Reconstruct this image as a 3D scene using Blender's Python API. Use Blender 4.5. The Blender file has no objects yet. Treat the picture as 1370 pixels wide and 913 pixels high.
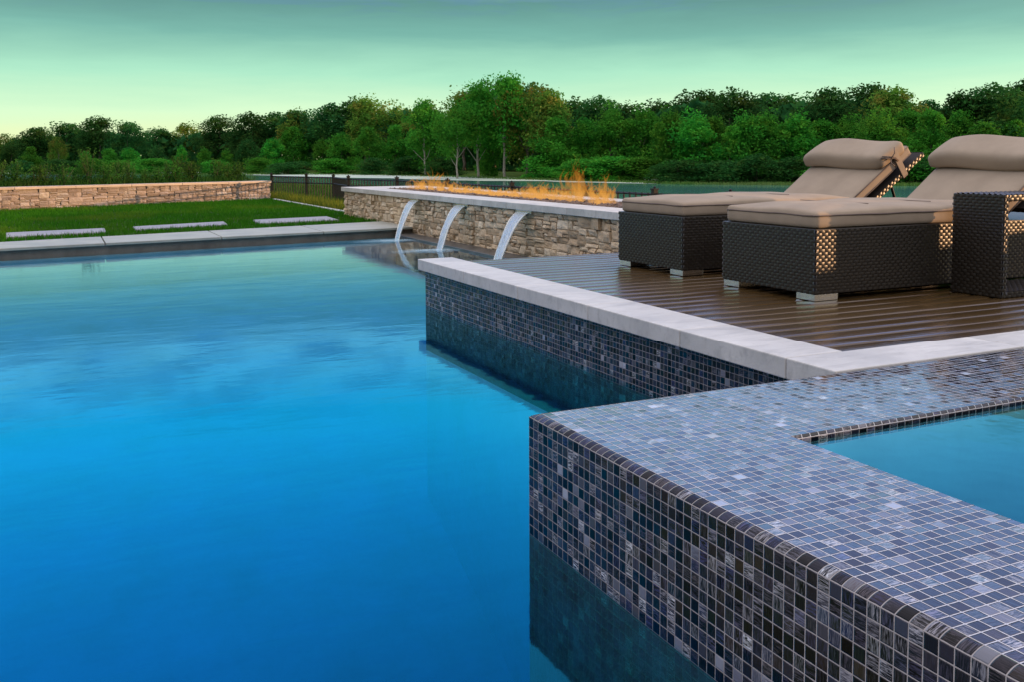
import bpy, bmesh, math, random
import numpy as np
from mathutils import Vector, Matrix, noise
rad = math.radians
random.seed(7); rng = np.random.default_rng(7)
scene = bpy.context.scene
C = scene.collection

# ------------------------------------------------------------ camera
PITCH, YAW, ROLL = rad(4), rad(25.6), rad(0.26)
FPX, WPX = 1270.0, 1370.0
cam_d = bpy.data.cameras.new('camera'); cam = bpy.data.objects.new('camera', cam_d); C.objects.link(cam)
fw = Vector((math.sin(YAW)*math.cos(PITCH), math.cos(YAW)*math.cos(PITCH), -math.sin(PITCH)))
rt = Vector((math.cos(YAW), -math.sin(YAW), 0)); up = rt.cross(fw)
rt2 = rt*math.cos(ROLL)-up*math.sin(ROLL); up2 = rt*math.sin(ROLL)+up*math.cos(ROLL)
M = Matrix((rt2, up2, -fw)).transposed().to_4x4(); M.translation = (0, 0, 0.955)
cam.matrix_world = M
cam_d.sensor_width = 36; cam_d.lens = 36*FPX/WPX
cam_d.shift_y = (212+FPX*math.tan(PITCH)-456.5)/WPX
cam_d.clip_start = 0.05; cam_d.clip_end = 6000
scene.camera = cam

# ------------------------------------------------------------ node helper
class NT:
    def __init__(s, nt): s.nt = nt
    def n(s, t, ins=None, **kw):
        nd = s.nt.nodes.new(t)
        for k, v in kw.items(): setattr(nd, k, v)
        for k, v in (ins or {}).items():
            sock = nd.inputs[k]
            if isinstance(v, bpy.types.NodeSocket): s.nt.links.new(v, sock)
            else: sock.default_value = v
        return nd
    def math(s, op, a, b=0.0, c=0.0, clamp=False):
        return s.n('ShaderNodeMath', {0: a, 1: b, 2: c}, operation=op, use_clamp=clamp).outputs[0]
    def vec(s, op, a, b=(0, 0, 0), sc=None):
        nd = s.n('ShaderNodeVectorMath', {0: a, 1: b}, operation=op)
        if sc is not None:
            if isinstance(sc, bpy.types.NodeSocket): s.nt.links.new(sc, nd.inputs['Scale'])
            else: nd.inputs['Scale'].default_value = sc
        return nd.outputs[0]
    def mix(s, f, a, b):
        nd = s.n('ShaderNodeMix', data_type='RGBA')
        for i, v in ((0, f), (6, a), (7, b)):
            if isinstance(v, bpy.types.NodeSocket): s.nt.links.new(v, nd.inputs[i])
            else: nd.inputs[i].default_value = (v if i == 0 else tuple(v)+(1,)*(4-len(v)))
        return nd.outputs[2]
    def ramp(s, f, stops, interp='LINEAR'):
        nd = s.n('ShaderNodeValToRGB', {0: f}); cr = nd.color_ramp; cr.interpolation = interp
        while len(cr.elements) < len(stops): cr.elements.new(0.5)
        for e, (p, c) in zip(cr.elements, stops): e.position = p; e.color = tuple(c)+(1,)*(4-len(c))
        return nd.outputs[0]
    def noise(s, v, scale, detail=3, rough=0.5, dist=0.0):
        ins = {'Scale': scale, 'Detail': detail, 'Roughness': rough, 'Distortion': dist}
        if v is not None: ins['Vector'] = v
        return s.n('ShaderNodeTexNoise', ins).outputs['Fac']
def material(name):
    m = bpy.data.materials.new(name); m.use_nodes = True; m.node_tree.nodes.clear()
    t = NT(m.node_tree); t.out = t.n('ShaderNodeOutputMaterial'); return m, t
def finish(t, shader, vol=None):
    if shader is not None: t.nt.links.new(shader, t.out.inputs['Surface'])
    if vol is not None: t.nt.links.new(vol, t.out.inputs['Volume'])
def rgb(c): return tuple(c)+(1,)

# ------------------------------------------------------------ world
SUN_AZ = math.atan2(0.918, -0.396)          # the sun stands to the right and behind the camera
SUN_EL = rad(5.0)
w = bpy.data.worlds.new('World'); scene.world = w; w.use_nodes = True
w.node_tree.nodes.clear(); t = NT(w.node_tree)
tc = t.n('ShaderNodeTexCoord').outputs['Generated']
sx = t.n('ShaderNodeSeparateXYZ', {0: tc})
cl_v = t.vec('MULTIPLY', tc, (2.2, 2.2, 16.0))
cl = t.noise(cl_v, 1.6, 6, 0.6, 0.4)
cl2 = t.noise(t.vec('MULTIPLY', tc, (5, 5, 42.0)), 1.8, 7, 0.62, 0.8)
el = t.math('ADD', sx.outputs['Z'], t.math('MULTIPLY', t.math('SUBTRACT', cl, 0.5), 0.035))
grad = t.ramp(el, [(0.0, (.86, .90, .46)), (0.05, (.60, .89, .60)), (0.087, (.33, .72, .53)), (0.126, (.115, .38, .33)), (0.162, (.048, .21, .20)),
                   (0.19, (.52, .84, 1.08)), (0.27, (.58, 1.02, 1.70)), (0.36, (.50, .78, 1.55)), (0.50, (.45, .52, 1.05)), (0.70, (1.25, 1.2, 1.4)), (1.0, (1.7, 1.55, 1.5))])
back = t.ramp(sx.outputs['Z'], [(0.0, (.16, .14, .13)), (0.15, (.14, .14, .16)), (0.28, (.30, .29, .33)), (0.42, (1.0, .95, 1.0)), (0.65, (1.35, 1.25, 1.28)), (1.0, (1.5, 1.38, 1.42))])
fwdm = t.n('ShaderNodeMapRange', {0: t.math('ADD', t.math('MULTIPLY', sx.outputs['X'], .55), t.math('MULTIPLY', sx.outputs['Y'], .83)), 1: -.15, 2: .45, 3: 0.0, 4: 1.0}, interpolation_type='SMOOTHSTEP').outputs[0]
grad = t.mix(fwdm, back, grad)
band = t.ramp(sx.outputs['Z'], [(0.14, (0, 0, 0)), (0.17, (1, 1, 1)), (0.215, (1, 1, 1)), (0.27, (0, 0, 0))])
wisp = t.ramp(cl2, [(0.47, (0, 0, 0)), (0.60, (1, 1, 1))])
wm = t.math('MULTIPLY', t.math('MULTIPLY', band, wisp), 0.9)
col = t.mix(wm, grad, (.06, .20, .32))
warm = t.math('MULTIPLY', t.math('ADD', sx.outputs['X'], 0.1), 0.35, clamp=True)
sky = t.n('ShaderNodeTexSky', sky_type='NISHITA', sun_disc=False, sun_elevation=SUN_EL, sun_rotation=SUN_AZ)
bg1 = t.n('ShaderNodeBackground', {'Color': col, 'Strength': 1.0})
bg2 = t.n('ShaderNodeBackground', {'Color': sky.outputs[0], 'Strength': 0.05})
add = t.n('ShaderNodeAddShader', {0: bg1.outputs[0], 1: bg2.outputs[0]})
t.nt.links.new(add.outputs[0], t.n('ShaderNodeOutputWorld').inputs['Surface'])
w.cycles.sampling_method = 'MANUAL'; w.cycles.sample_map_resolution = 512

# ------------------------------------------------------------ sun
sd = bpy.data.lights.new('sun', 'SUN'); sd.energy = 5.0; sd.angle = rad(0.6); sd.color = (1, .56, .27)
sun = bpy.data.objects.new('sun', sd); C.objects.link(sun)
ldir = Vector((-0.918*math.cos(SUN_EL), 0.396*math.cos(SUN_EL), -math.sin(SUN_EL)))
sun.rotation_euler = ldir.to_track_quat('-Z', 'Y').to_euler(); sun.location = (20, -10, 12)
vs = scene.view_settings; vs.view_transform = 'Standard'; vs.look = 'None'; vs.exposure = 0; vs.gamma = 1; vs.use_curve_mapping = False
scene.cycles.max_bounces = 8; scene.cycles.transparent_max_bounces = 24; scene.cycles.caustics_reflective = False

# ------------------------------------------------------------ materials
def mat_plain(name, c, rough=.6, var=.25, scale=8, bump=.1, bscale=60, metal=0, spec=.5, c2=None, coord='Object', coat=0, bdist=.01):
    m, t = material(name)
    v = t.n('ShaderNodeTexCoord').outputs[coord]
    f = t.noise(v, scale, 6, .6)
    f = t.ramp(f, [(.3, (0, 0, 0)), (.7, (1, 1, 1))])
    a = tuple(x*(1-var) for x in c); b = c2 or tuple(min(1, x*(1+var)) for x in c)
    col = t.mix(f, a, b)
    bp = t.n('ShaderNodeBump', {'Strength': bump, 'Distance': bdist, 'Height': t.noise(v, bscale, 4, .6)})
    p = t.n('ShaderNodeBsdfPrincipled', {'Base Color': col, 'Roughness': rough, 'Metallic': metal, 'Specular IOR Level': spec, 'Coat Weight': coat, 'Normal': bp.outputs[0]})
    finish(t, p.outputs[0]); return m

def mat_tile(name, tilt, wet, base_shift=0.0):
    m, t = material(name)
    uv = t.n('ShaderNodeUVMap').outputs[0]
    cell = t.vec('FLOOR', uv); fr = t.vec('SUBTRACT', uv, cell)
    wn = t.n('ShaderNodeTexWhiteNoise', {'Vector': cell}, noise_dimensions='3D')
    wn2 = t.n('ShaderNodeTexWhiteNoise', {'Vector': t.vec('ADD', cell, (37.3, 11.7, 5.1))}, noise_dimensions='3D')
    r1, rc, r2 = wn.outputs['Value'], wn.outputs['Color'], wn2.outputs['Value']
    s = t.n('ShaderNodeSeparateXYZ', {0: fr})
    base = t.ramp(r1, [(0, (.001, .001, .002)), (.52, (.002, .0025, .005)), (.68, (.006, .007, .014)), (.78, (.014, .012, .018)),
                       (.84, (.022, .015, .010)), (.90, (.012, .020, .055)), (.95, (.05, .048, .058)), (.985, (.15, .155, .19)), (1, (.38, .40, .48))])
    # streaks of marbled glass, running one way or the other in each tile
    _w = t.noise(t.vec('ADD', t.vec('SCALE', uv, sc=1.3), t.vec('SCALE', rc, sc=9.0)), 1.2, 2, .5)
    horiz = t.math('GREATER_THAN', r2, .62)
    st = t.n('ShaderNodeMix', {0: horiz, 4: t.vec('MULTIPLY', fr, (9, 1.0, 1)), 5: t.vec('MULTIPLY', fr, (1.0, 9, 1))}, data_type='VECTOR').outputs[1]
    st = t.vec('ADD', st, t.vec('SCALE', rc, sc=23.0))
    sn = t.noise(st, 1.0, 4, .65, 1.2)
    sk = t.math('MULTIPLY', t.ramp(sn, [(.46, (0, 0, 0)), (.60, (1, 1, 1))]), t.ramp(wn2.outputs['Value'], [(.15, (.0, .0, .0)), (.55, (.45, .45, .45)), (1, (1, 1, 1))]))
    swc = t.ramp(t.n('ShaderNodeSeparateColor', {0: rc}).outputs[1], [(0, (.04, .045, .08)), (.4, (.10, .085, .10)), (.62, (.06, .07, .20)), (.80, (.30, .29, .33)), (.92, (.50, .50, .56)), (1, (.75, .78, .85))])
    colr = t.mix(sk, base, swc)
    ex = t.math('MINIMUM', s.outputs[0], t.math('SUBTRACT', 1.0, s.outputs[0]))
    ey = t.math('MINIMUM', s.outputs[1], t.math('SUBTRACT', 1.0, s.outputs[1]))
    e = t.math('MINIMUM', ex, ey)
    e = t.math('ADD', e, t.math('MULTIPLY', t.math('SUBTRACT', t.noise(uv, 2.3, 3), .5), .05))
    tm = t.n('ShaderNodeMapRange', {0: e, 1: .026, 2: .050, 3: 0.0, 4: 1.0}).outputs[0]
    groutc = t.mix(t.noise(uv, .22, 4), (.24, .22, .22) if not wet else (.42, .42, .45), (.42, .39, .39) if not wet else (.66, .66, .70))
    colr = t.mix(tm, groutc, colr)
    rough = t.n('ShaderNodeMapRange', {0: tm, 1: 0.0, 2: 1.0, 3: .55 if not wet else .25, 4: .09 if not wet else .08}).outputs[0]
    geo = t.n('ShaderNodeNewGeometry').outputs['Normal']
    dn = t.vec('SCALE', t.vec('SUBTRACT', wn2.outputs['Color'], (.5, .5, .5)), sc=tilt)
    nrm = t.vec('NORMALIZE', t.vec('ADD', geo, dn))
    hgt = t.math('ADD', t.n('ShaderNodeMapRange', {0: e, 1: .02, 2: .11, 3: 0.0, 4: 1.0}, interpolation_type='SMOOTHSTEP').outputs[0],
                 t.math('MULTIPLY', t.noise(st, .8, 3), .35))
    bp = t.n('ShaderNodeBump', {'Strength': .55 if wet else .8, 'Distance': .0016, 'Height': hgt, 'Normal': nrm})
    p = t.n('ShaderNodeBsdfPrincipled', {'Base Color': colr, 'Roughness': rough, 'Specular IOR Level': .6 if wet else .17, 'IOR': 1.5, 'Normal': bp.outputs[0],
                                         'Coat Weight': .30 if wet else 0.0, 'Coat Roughness': .03 if wet else .12, 'Coat IOR': 1.4})
    finish(t, p.outputs[0]); return m

def mat_stone(name, pal, grout=False):
    m, t = material(name)
    v = t.n('ShaderNodeTexCoord').outputs['Object']
    a = t.n('ShaderNodeAttribute', attribute_name='stone').outputs['Fac']
    col = t.ramp(a, [(i/(len(pal)-1), c) for i, c in enumerate(pal)])
    n1 = t.noise(v, 22, 8, .7); n2 = t.noise(v, 5, 4, .6)
    col = t.mix(t.math('MULTIPLY', t.ramp(n1, [(.42, (0, 0, 0)), (.75, (1, 1, 1))]), .45), col, (.20, .13, .08))
    col = t.mix(t.math('MULTIPLY', t.ramp(n2, [(.5, (0, 0, 0)), (.8, (1, 1, 1))]), .35), col, (.52, .47, .38))
    h = t.math('ADD', t.noise(v, 45, 8, .75), t.math('MULTIPLY', t.noise(v, 14, 5, .6), 1.2))
    bp = t.n('ShaderNodeBump', {'Strength': .9, 'Distance': .012, 'Height': h})
    p = t.n('ShaderNodeBsdfPrincipled', {'Base Color': col, 'Roughness': .85, 'Normal': bp.outputs[0], 'Specular IOR Level': .25})
    finish(t, p.outputs[0]); return m

def mat_coping(name, c=(.58, .57, .55)):
    m, t = material(name)
    v = t.n('ShaderNodeTexCoord').outputs['Object']
    ri = t.n('ShaderNodeObjectInfo').outputs['Random']
    v = t.vec('ADD', v, t.n('ShaderNodeCombineXYZ', {0: t.math('MULTIPLY', ri, 13.0)}).outputs[0])
    n1 = t.noise(v, 3.2, 6, .62); n2 = t.noise(v, 55, 6, .7); n3 = t.noise(t.vec('MULTIPLY', v, (3, 14, 9)), 1.6, 5, .65, .6)
    col = t.mix(t.ramp(n1, [(.35, (0, 0, 0)), (.68, (1, 1, 1))]), tuple(x*.82 for x in c), tuple(x*1.1 for x in c))
    col = t.mix(t.math('MULTIPLY', t.ramp(n3, [(.50, (0, 0, 0)), (.66, (1, 1, 1))]), .5), col, tuple(x*.62 for x in c))
    col = t.mix(t.math('MULTIPLY', t.ramp(n2, [(.63, (0, 0, 0)), (.72, (1, 1, 1))]), .5), col, (.22, .20, .18))
    bp = t.n('ShaderNodeBump', {'Strength': .35, 'Distance': .004, 'Height': t.math('ADD', n2, n1)})
    p = t.n('ShaderNodeBsdfPrincipled', {'Base Color': col, 'Roughness': t.math('ADD', t.math('MULTIPLY', n1, .35), .38), 'Normal': bp.outputs[0]})
    finish(t, p.outputs[0]); return m

def mat_deck():
    m, t = material('wet_composite_board')
    v = t.n('ShaderNodeTexCoord').outputs['Object']
    geo = t.n('ShaderNodeNewGeometry')
    a = t.n('ShaderNodeAttribute', attribute_name='stone').outputs['Fac']
    g = t.noise(t.vec('MULTIPLY', v, (2.2, 55, 20)), 1.0, 6, .65, .5)
    b = t.noise(v, 1.7, 5, .6)
    col = t.mix(g, (.034, .019, .006), (.088, .053, .019))
    col = t.mix(t.math('MULTIPLY', a, .5), col, (.09, .055, .022))
    rough = t.n('ShaderNodeMapRange', {0: t.ramp(b, [(.35, (0, 0, 0)), (.65, (1, 1, 1))]), 1: 0.0, 2: 1.0, 3: .10, 4: .26}).outputs[0]
    bp = t.n('ShaderNodeBump', {'Strength': .35, 'Distance': .003, 'Height': t.math('ADD', g, t.math('MULTIPLY', t.noise(v, 6, 3), .8))})
    p = t.n('ShaderNodeBsdfPrincipled', {'Base Color': col, 'Roughness': rough, 'Normal': bp.outputs[0], 'Coat Weight': .05, 'Coat Roughness': .15})
    finish(t, p.outputs[0]); return m

def mat_water(name, ior, rough, bump, absorb, dens, scale=(1, 1, 1), tint=(1, 1, 1), refl=(1, 1, 1)):
    m, t = material(name)
    v = t.n('ShaderNodeTexCoord').outputs['Object']
    h = t.math('ADD', t.noise(t.vec('MULTIPLY', v, scale), 2.2, 3, .5, .3), t.math('MULTIPLY', t.noise(t.vec('MULTIPLY', v, scale), 9, 2, .5), .22))
    bp = t.n('ShaderNodeBump', {'Strength': bump, 'Distance': .02, 'Height': h})
    fr = t.n('ShaderNodeFresnel', {'IOR': ior, 'Normal': bp.outputs[0]}).outputs[0]
    # the face seen from inside the water does not reflect
    front = t.math('SUBTRACT', 1.0, t.n('ShaderNodeNewGeometry').outputs['Backfacing'])
    glc = t.mix(t.n('ShaderNodeMapRange', {0: fr, 1: .30, 2: .64, 3: 0.0, 4: 1.0}).outputs[0], refl, (1, 1, 1))
    gl = t.n('ShaderNodeBsdfGlossy', {'Color': glc, 'Roughness': rough, 'Normal': bp.outputs[0]})
    tr = t.n('ShaderNodeBsdfTransparent', {'Color': rgb(tint)})
    mx = t.n('ShaderNodeMixShader', {0: t.math('MULTIPLY', fr, front), 1: tr.outputs[0], 2: gl.outputs[0]})
    va = None
    if dens: va = t.n('ShaderNodeVolumeAbsorption', {'Color': rgb(absorb), 'Density': dens}).outputs[0]
    finish(t, mx.outputs[0], va); return m

def mat_leaf(name, c1, c2, c3, trans=.35, scale=.6):
    m, t = material(name)
    v = t.n('ShaderNodeTexCoord').outputs['Object']
    a = t.n('ShaderNodeAttribute', attribute_name='stone').outputs['Fac']
    ri = t.n('ShaderNodeObjectInfo').outputs['Random']
    col = t.mix(a, c1, c2)
    nn = t.noise(v, scale, 3, .6)
    col = t.mix(t.math('MULTIPLY', t.ramp(nn, [(.5, (0, 0, 0)), (.72, (1, 1, 1))]), .7), col, c3)
    hs = t.n('ShaderNodeHueSaturation', {'Color': col, 'Hue': t.math('ADD', .485, t.math('MULTIPLY', ri, .03)), 'Value': t.math('ADD', .7, t.math('MULTIPLY', ri, .6))}).outputs[0]
    d = t.n('ShaderNodeBsdfDiffuse', {'Color': hs}); tl = t.n('ShaderNodeBsdfTranslucent', {'Color': hs})
    finish(t, t.n('ShaderNodeMixShader', {0: trans, 1: d.outputs[0], 2: tl.outputs[0]}).outputs[0]); return m

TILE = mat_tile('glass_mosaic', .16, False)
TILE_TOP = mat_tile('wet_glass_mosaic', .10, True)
STONE = mat_stone('ledgestone', [(.50, .37, .23), (.70, .54, .36), (.60, .50, .36), (.78, .62, .42), (.44, .33, .21), (.68, .51, .33), (.84, .73, .55)])
STONE2 = mat_stone('pink_ledgestone', [(.27, .225, .195), (.42, .36, .325), (.35, .30, .27), (.23, .19, .165), (.47, .43, .39)])
COPING = mat_coping('limestone'); COPING_W = mat_coping('cut_limestone', (.56, .54, .50))
EDGE = mat_coping('weathered_limestone', (.36, .37, .32)); PINKCAP = mat_coping('pink_limestone', (.46, .38, .31))
MORTAR = mat_plain('mortar', (.26, .21, .155), .9)
DECK = mat_deck()
PLASTER = mat_plain('pool_plaster', (.26, .56, .66), .8, .18, 2.5, .1, 30)
PLASTER_S = mat_plain('spa_plaster', (.10, .36, .42), .8, .25, 3, .1, 30)
PEBBLE = mat_plain('dark_pebble_finish', (.003, .030, .048), .8, .85, 9, .4, 60)
DARKSTONE = mat_plain('wet_dark_stone', (.09, .085, .08), .35, .3, 5, .2)
SLAB = mat_coping('paving_stone', (.30, .285, .31))
WETBEAM = mat_plain('wet_beam', (.17, .145, .12), .4, .3, 5, .2)
SOIL = mat_plain('soil', (.05, .035, .022), .95, .4, 12, .5, 40)
LAWNG = mat_plain('turf', (.040, .060, .014), .95, .4, 5, .5, 60)
WICKER = mat_plain('dark_wicker', (.017, .0125, .0085), .42, .45, 90, .3, 300, spec=.5, bdist=.001)
WICKER_B = mat_plain('wicker_backing', (.012, .009, .007), .8)
FABRIC = mat_plain('taupe_fabric', (.34, .275, .21), .9, .10, 6, .35, 500, spec=.2, bdist=.002)
PIPING = mat_plain('taupe_piping', (.17, .135, .118), .9, .1, 6, .2, 500, spec=.2)
METAL = mat_plain('brushed_metal', (.72, .70, .66), .22, .08, 20, .05, 100, metal=1)
BLACKM = mat_plain('black_painted_metal', (.010, .012, .012), .55, .2, spec=.25)
BARK = mat_plain('bark', (.13, .11, .085), .9, .4, 6, .6, 14)
STEM = mat_plain('green_stem', (.05, .07, .025), .9)
BARKP = mat_plain('pale_bark', (.34, .31, .26), .9, .35, 6, .6, 14)
ROCK = mat_plain('lava_rock', (.13, .085, .06), .7, .6, 9, .4, 60)
LEAF_D = mat_leaf('dark_leaves', (.016, .085, .022), (.045, .16, .034), (.09, .13, .026))
LEAF_B = mat_leaf('bright_leaves', (.02, .16, .022), (.085, .36, .036), (.16, .32, .03))
LEAF_Y = mat_leaf('turning_leaves', (.05, .16, .022), (.16, .28, .04), (.34, .20, .05))
LEAF_S = mat_leaf('shrub_leaves', (.012, .06, .014), (.06, .17, .025), (.10, .13, .03), scale=3)
LEAF_G = mat_leaf('yellow_grass', (.05, .10, .015), (.26, .26, .03), (.05, .12, .02), scale=3)
BANKG = mat_leaf('bank_grass', (.06, .15, .03), (.15, .24, .06), (.2, .22, .09), scale=.1)
GRASS = mat_leaf('grass_blades', (.022, .10, .006), (.055, .20, .012), (.14, .19, .02), scale=.5)

# ------------------------------------------------------------ mesh helpers
def link(name, me, parent=None, m=None):
    o = bpy.data.objects.new(name, me); C.objects.link(o)
    if m is not None and len(me.materials) == 0: me.materials.append(m)
    if parent is not None: o.parent = parent
    return o
def tag(o, label=None, cat=None, group=None, kind=None):
    if label: o['label'] = label
    if cat: o['category'] = cat
    if group: o['group'] = group
    if kind: o['kind'] = kind
    return o
def thing(name, label, cat, loc=(0, 0, 0), rz=0, group=None):
    o = bpy.data.objects.new(name, None); C.objects.link(o); o.empty_display_size = .2
    o.location = loc; o.rotation_euler = (0, 0, rz); return tag(o, label, cat, group)
def copy_tree(o, parent=None):
    c = o.copy(); C.objects.link(c)
    if parent is not None: c.parent = parent
    for ch in list(o.children): copy_tree(ch, c)
    return c
class MB:
    """collects verts and faces, with one number per face that picks its tone"""
    def __init__(s): s.v = []; s.f = []; s.a = []
    def add(s, vs, fs, a=0.0):
        b = len(s.v); s.v += [tuple(x) for x in vs]; s.f += [tuple(i+b for i in f) for f in fs]; s.a += [a]*len(fs); return s
    def box(s, x0, x1, y0, y1, z0, z1, a=0.0):
        return s.add([(x0, y0, z0), (x1, y0, z0), (x1, y1, z0), (x0, y1, z0), (x0, y0, z1), (x1, y0, z1), (x1, y1, z1), (x0, y1, z1)],
                     [(0, 3, 2, 1), (4, 5, 6, 7), (0, 1, 5, 4), (1, 2, 6, 5), (2, 3, 7, 6), (3, 0, 4, 7)], a)
    def prism(s, poly, z0, z1, a=0.0):
        n = len(poly)
        return s.add([(x, y, z0) for x, y in poly]+[(x, y, z1) for x, y in poly],
                     [tuple(reversed(range(n))), tuple(range(n, 2*n))]+[(i, (i+1) % n, (i+1) % n+n, i+n) for i in range(n)], a)
    def tube(s, pts, r, seg=6, a=0.0, close=True):
        pts = [Vector(p) for p in pts]; rs = r if isinstance(r, (list, tuple)) else [r]*len(pts)
        vs = []; up0 = None
        for i, p in enumerate(pts):
            d = (pts[min(i+1, len(pts)-1)]-pts[max(i-1, 0)]).normalized()
            if up0 is None: up0 = Vector((0, 0, 1)) if abs(d.z) < .9 else Vector((1, 0, 0))
            x = d.cross(up0).normalized(); y = x.cross(d); up0 = y
            for k in range(seg):
                an = 2*math.pi*k/seg; vs.append(p+(x*math.cos(an)+y*math.sin(an))*rs[i])
        fs = [(i*seg+k, i*seg+(k+1) % seg, (i+1)*seg+(k+1) % seg, (i+1)*seg+k) for i in range(len(pts)-1) for k in range(seg)]
        if close: fs += [tuple(reversed(range(seg))), tuple(range((len(pts)-1)*seg, len(pts)*seg))]
        return s.add(vs, fs, a)
    def mesh(s, name, m, smooth=False):
        me = bpy.data.meshes.new(name); me.from_pydata(s.v, [], s.f); me.materials.append(m)
        at = me.attributes.new('stone', 'FLOAT', 'FACE'); at.data.foreach_set('value', s.a)
        if smooth: me.polygons.foreach_set('use_smooth', [True]*len(me.polygons))
        me.update(); return me
    def build(s, name, m, parent=None, smooth=False, bevel=0, seg=2):
        o = link(name, s.mesh(name, m, smooth), parent)
        if bevel:
            b = o.modifiers.new('bevel', 'BEVEL'); b.width = bevel; b.segments = seg; b.limit_method = 'ANGLE'; b.angle_limit = rad(40); b.harden_normals = False
        return o

def rounded_box(lx, ly, lz, r, crown=0.0, n=(10, 8, 4), jitter=0.0, seed=0):
    """soft box centred in x,y with its base at z=0: rounded edges, a crowned top and a few dents"""
    bm = bmesh.new(); bmesh.ops.create_cube(bm, size=2)
    me = bpy.data.meshes.new('t'); bm.free()
    vs = {}; V = []; F = []
    def vid(p):
        k = tuple(round(c, 5) for c in p)
        if k not in vs: vs[k] = len(V); V.append(p)
        return vs[k]
    def face(ax, sgn, nu, nv):
        o = [a for a in range(3) if a != ax]
        for i in range(nu):
            for j in range(nv):
                q = []
                for (a, b) in ((i, j), (i+1, j), (i+1, j+1), (i, j+1)):
                    p = [0, 0, 0]; p[ax] = sgn; p[o[0]] = -1+2*a/nu; p[o[1]] = -1+2*b/nv; q.append(vid(tuple(p)))
                flip = (sgn > 0) ^ (ax == 1)
                F.append(tuple(q) if flip else tuple(reversed(q)))
    for ax in range(3):
        o = [a for a in range(3) if a != ax]
        for sg in (-1, 1): face(ax, sg, n[o[0]], n[o[1]])
    h = (lx/2, ly/2, lz/2); out = []
    for p in V:
        q = []
        for k in range(3):
            # put extra rows close to the edges, where the rounding is
            c = p[k]; s_ = math.copysign(1-(1-abs(c))**1.6, c); q.append(s_*h[k])
        core = [max(-(h[k]-r), min(h[k]-r, q[k])) for k in range(3)]
        d = Vector([q[k]-core[k] for k in range(3)])
        if d.length > 1e-6: d = d.normalized()*r
        x, y, z = (core[k]+d[k] for k in range(3))
        if z > 0: z += crown*(1-(x/h[0])**4)*(1-(y/h[1])**4)
        if jitter:
            nv = noise.noise_vector(Vector((x*4+seed, y*4, z*4)))*jitter
            x += nv.x*.5; y += nv.y*.5; z += nv.z if z > 0 else 0
        out.append((x, y, z+h[2]))
    mb = MB(); mb.add(out, F); bpy.data.meshes.remove(me); return mb
def transform(mb, M):
    mb.v = [tuple(M @ Vector(v)) for v in mb.v]; return mb

# ============================================================ THE SETTING
# ---- ground: one sheet out to the horizon, low under the pool and lake
def ground_z(x, y):
    d = math.hypot(x, y)
    def ss(a, b, v): v = max(0, min(1, (v-a)/(b-a))); return v*v*(3-2*v)
    near = -0.05 - 0.6*ss(20, 6, y)*ss(0, 5, x)
    z = near + (-1.9-near)*ss(8, 34, x*0.93+(y-22)*.35)          # falls away to the lake
    z = z + (-0.95-z)*ss(-3.0, 9.0, shore(x, y))
    if -9 < x < 4.25 and -3 < y < 13: z = -3.3
    if 1 < x < 9 and -3 < y < 6: z = -.75 if not (x < 4.25 and y < 13) else -3.3
    return z + .12*noise.noise(Vector((x*.07, y*.07, 0)))*ss(20, 60, d)
SH = [(120, -60), (100, 20), (77, 66.5), (69, 72.3), (60, 84), (57, 95), (46, 126), (37, 169), (20, 205), (-60, 230)]
def shore(x, y):
    """signed distance beyond the far shore line (positive on the wooded side)"""
    best = 1e9; sg = -1
    for (ax, ay), (bx, by) in zip(SH, SH[1:]):
        dx, dy = bx-ax, by-ay; L = dx*dx+dy*dy; t_ = max(0, min(1, ((x-ax)*dx+(y-ay)*dy)/L))
        px, py = ax+t_*dx, ay+t_*dy; d = math.hypot(x-px, y-py)
        if d < best: best = d; sg = 1 if (dx*(y-ay)-dy*(x-ax)) < 0 else -1
    return best*sg
def axis(vals):
    out = []
    for (a, b, st) in vals:
        k = a
        while k < b-1e-6: out.append(k); k += st
    out.append(vals[-1][1]); return out
gx = axis([(-3000, -400, 400), (-400, -100, 50), (-100, -12, 8), (-12, 12, 1.0), (12, 120, 4), (120, 400, 40), (400, 3000, 400)])
gy = axis([(-1500, -200, 260), (-200, -20, 30), (-20, 26, 1.0), (26, 240, 4), (240, 400, 40), (400, 3600, 400)])
vs_ = [(x, y, ground_z(x, y)) for y in gy for x in gx]; nx = len(gx)
fs_ = [(j*nx+i, j*nx+i+1, (j+1)*nx+i+1, (j+1)*nx+i) for j in range(len(gy)-1) for i in range(nx-1)]
m, t = material('ground')
v = t.n('ShaderNodeTexCoord').outputs['Object']
n1 = t.noise(v, .12, 5, .6); n2 = t.noise(v, 2.5, 5, .7)
col = t.mix(t.ramp(n1, [(.4, (0, 0, 0)), (.6, (1, 1, 1))]), (.03, .075, .018), (.055, .11, .02))
col = t.mix(t.math('MULTIPLY', n2, .5), col, (.09, .10, .04))
finish(t, t.n('ShaderNodeBsdfDiffuse', {'Color': col}).outputs[0])
mb = MB(); mb.add(vs_, fs_); o = mb.build('ground', m, smooth=True); tag(o, kind='structure')
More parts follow.
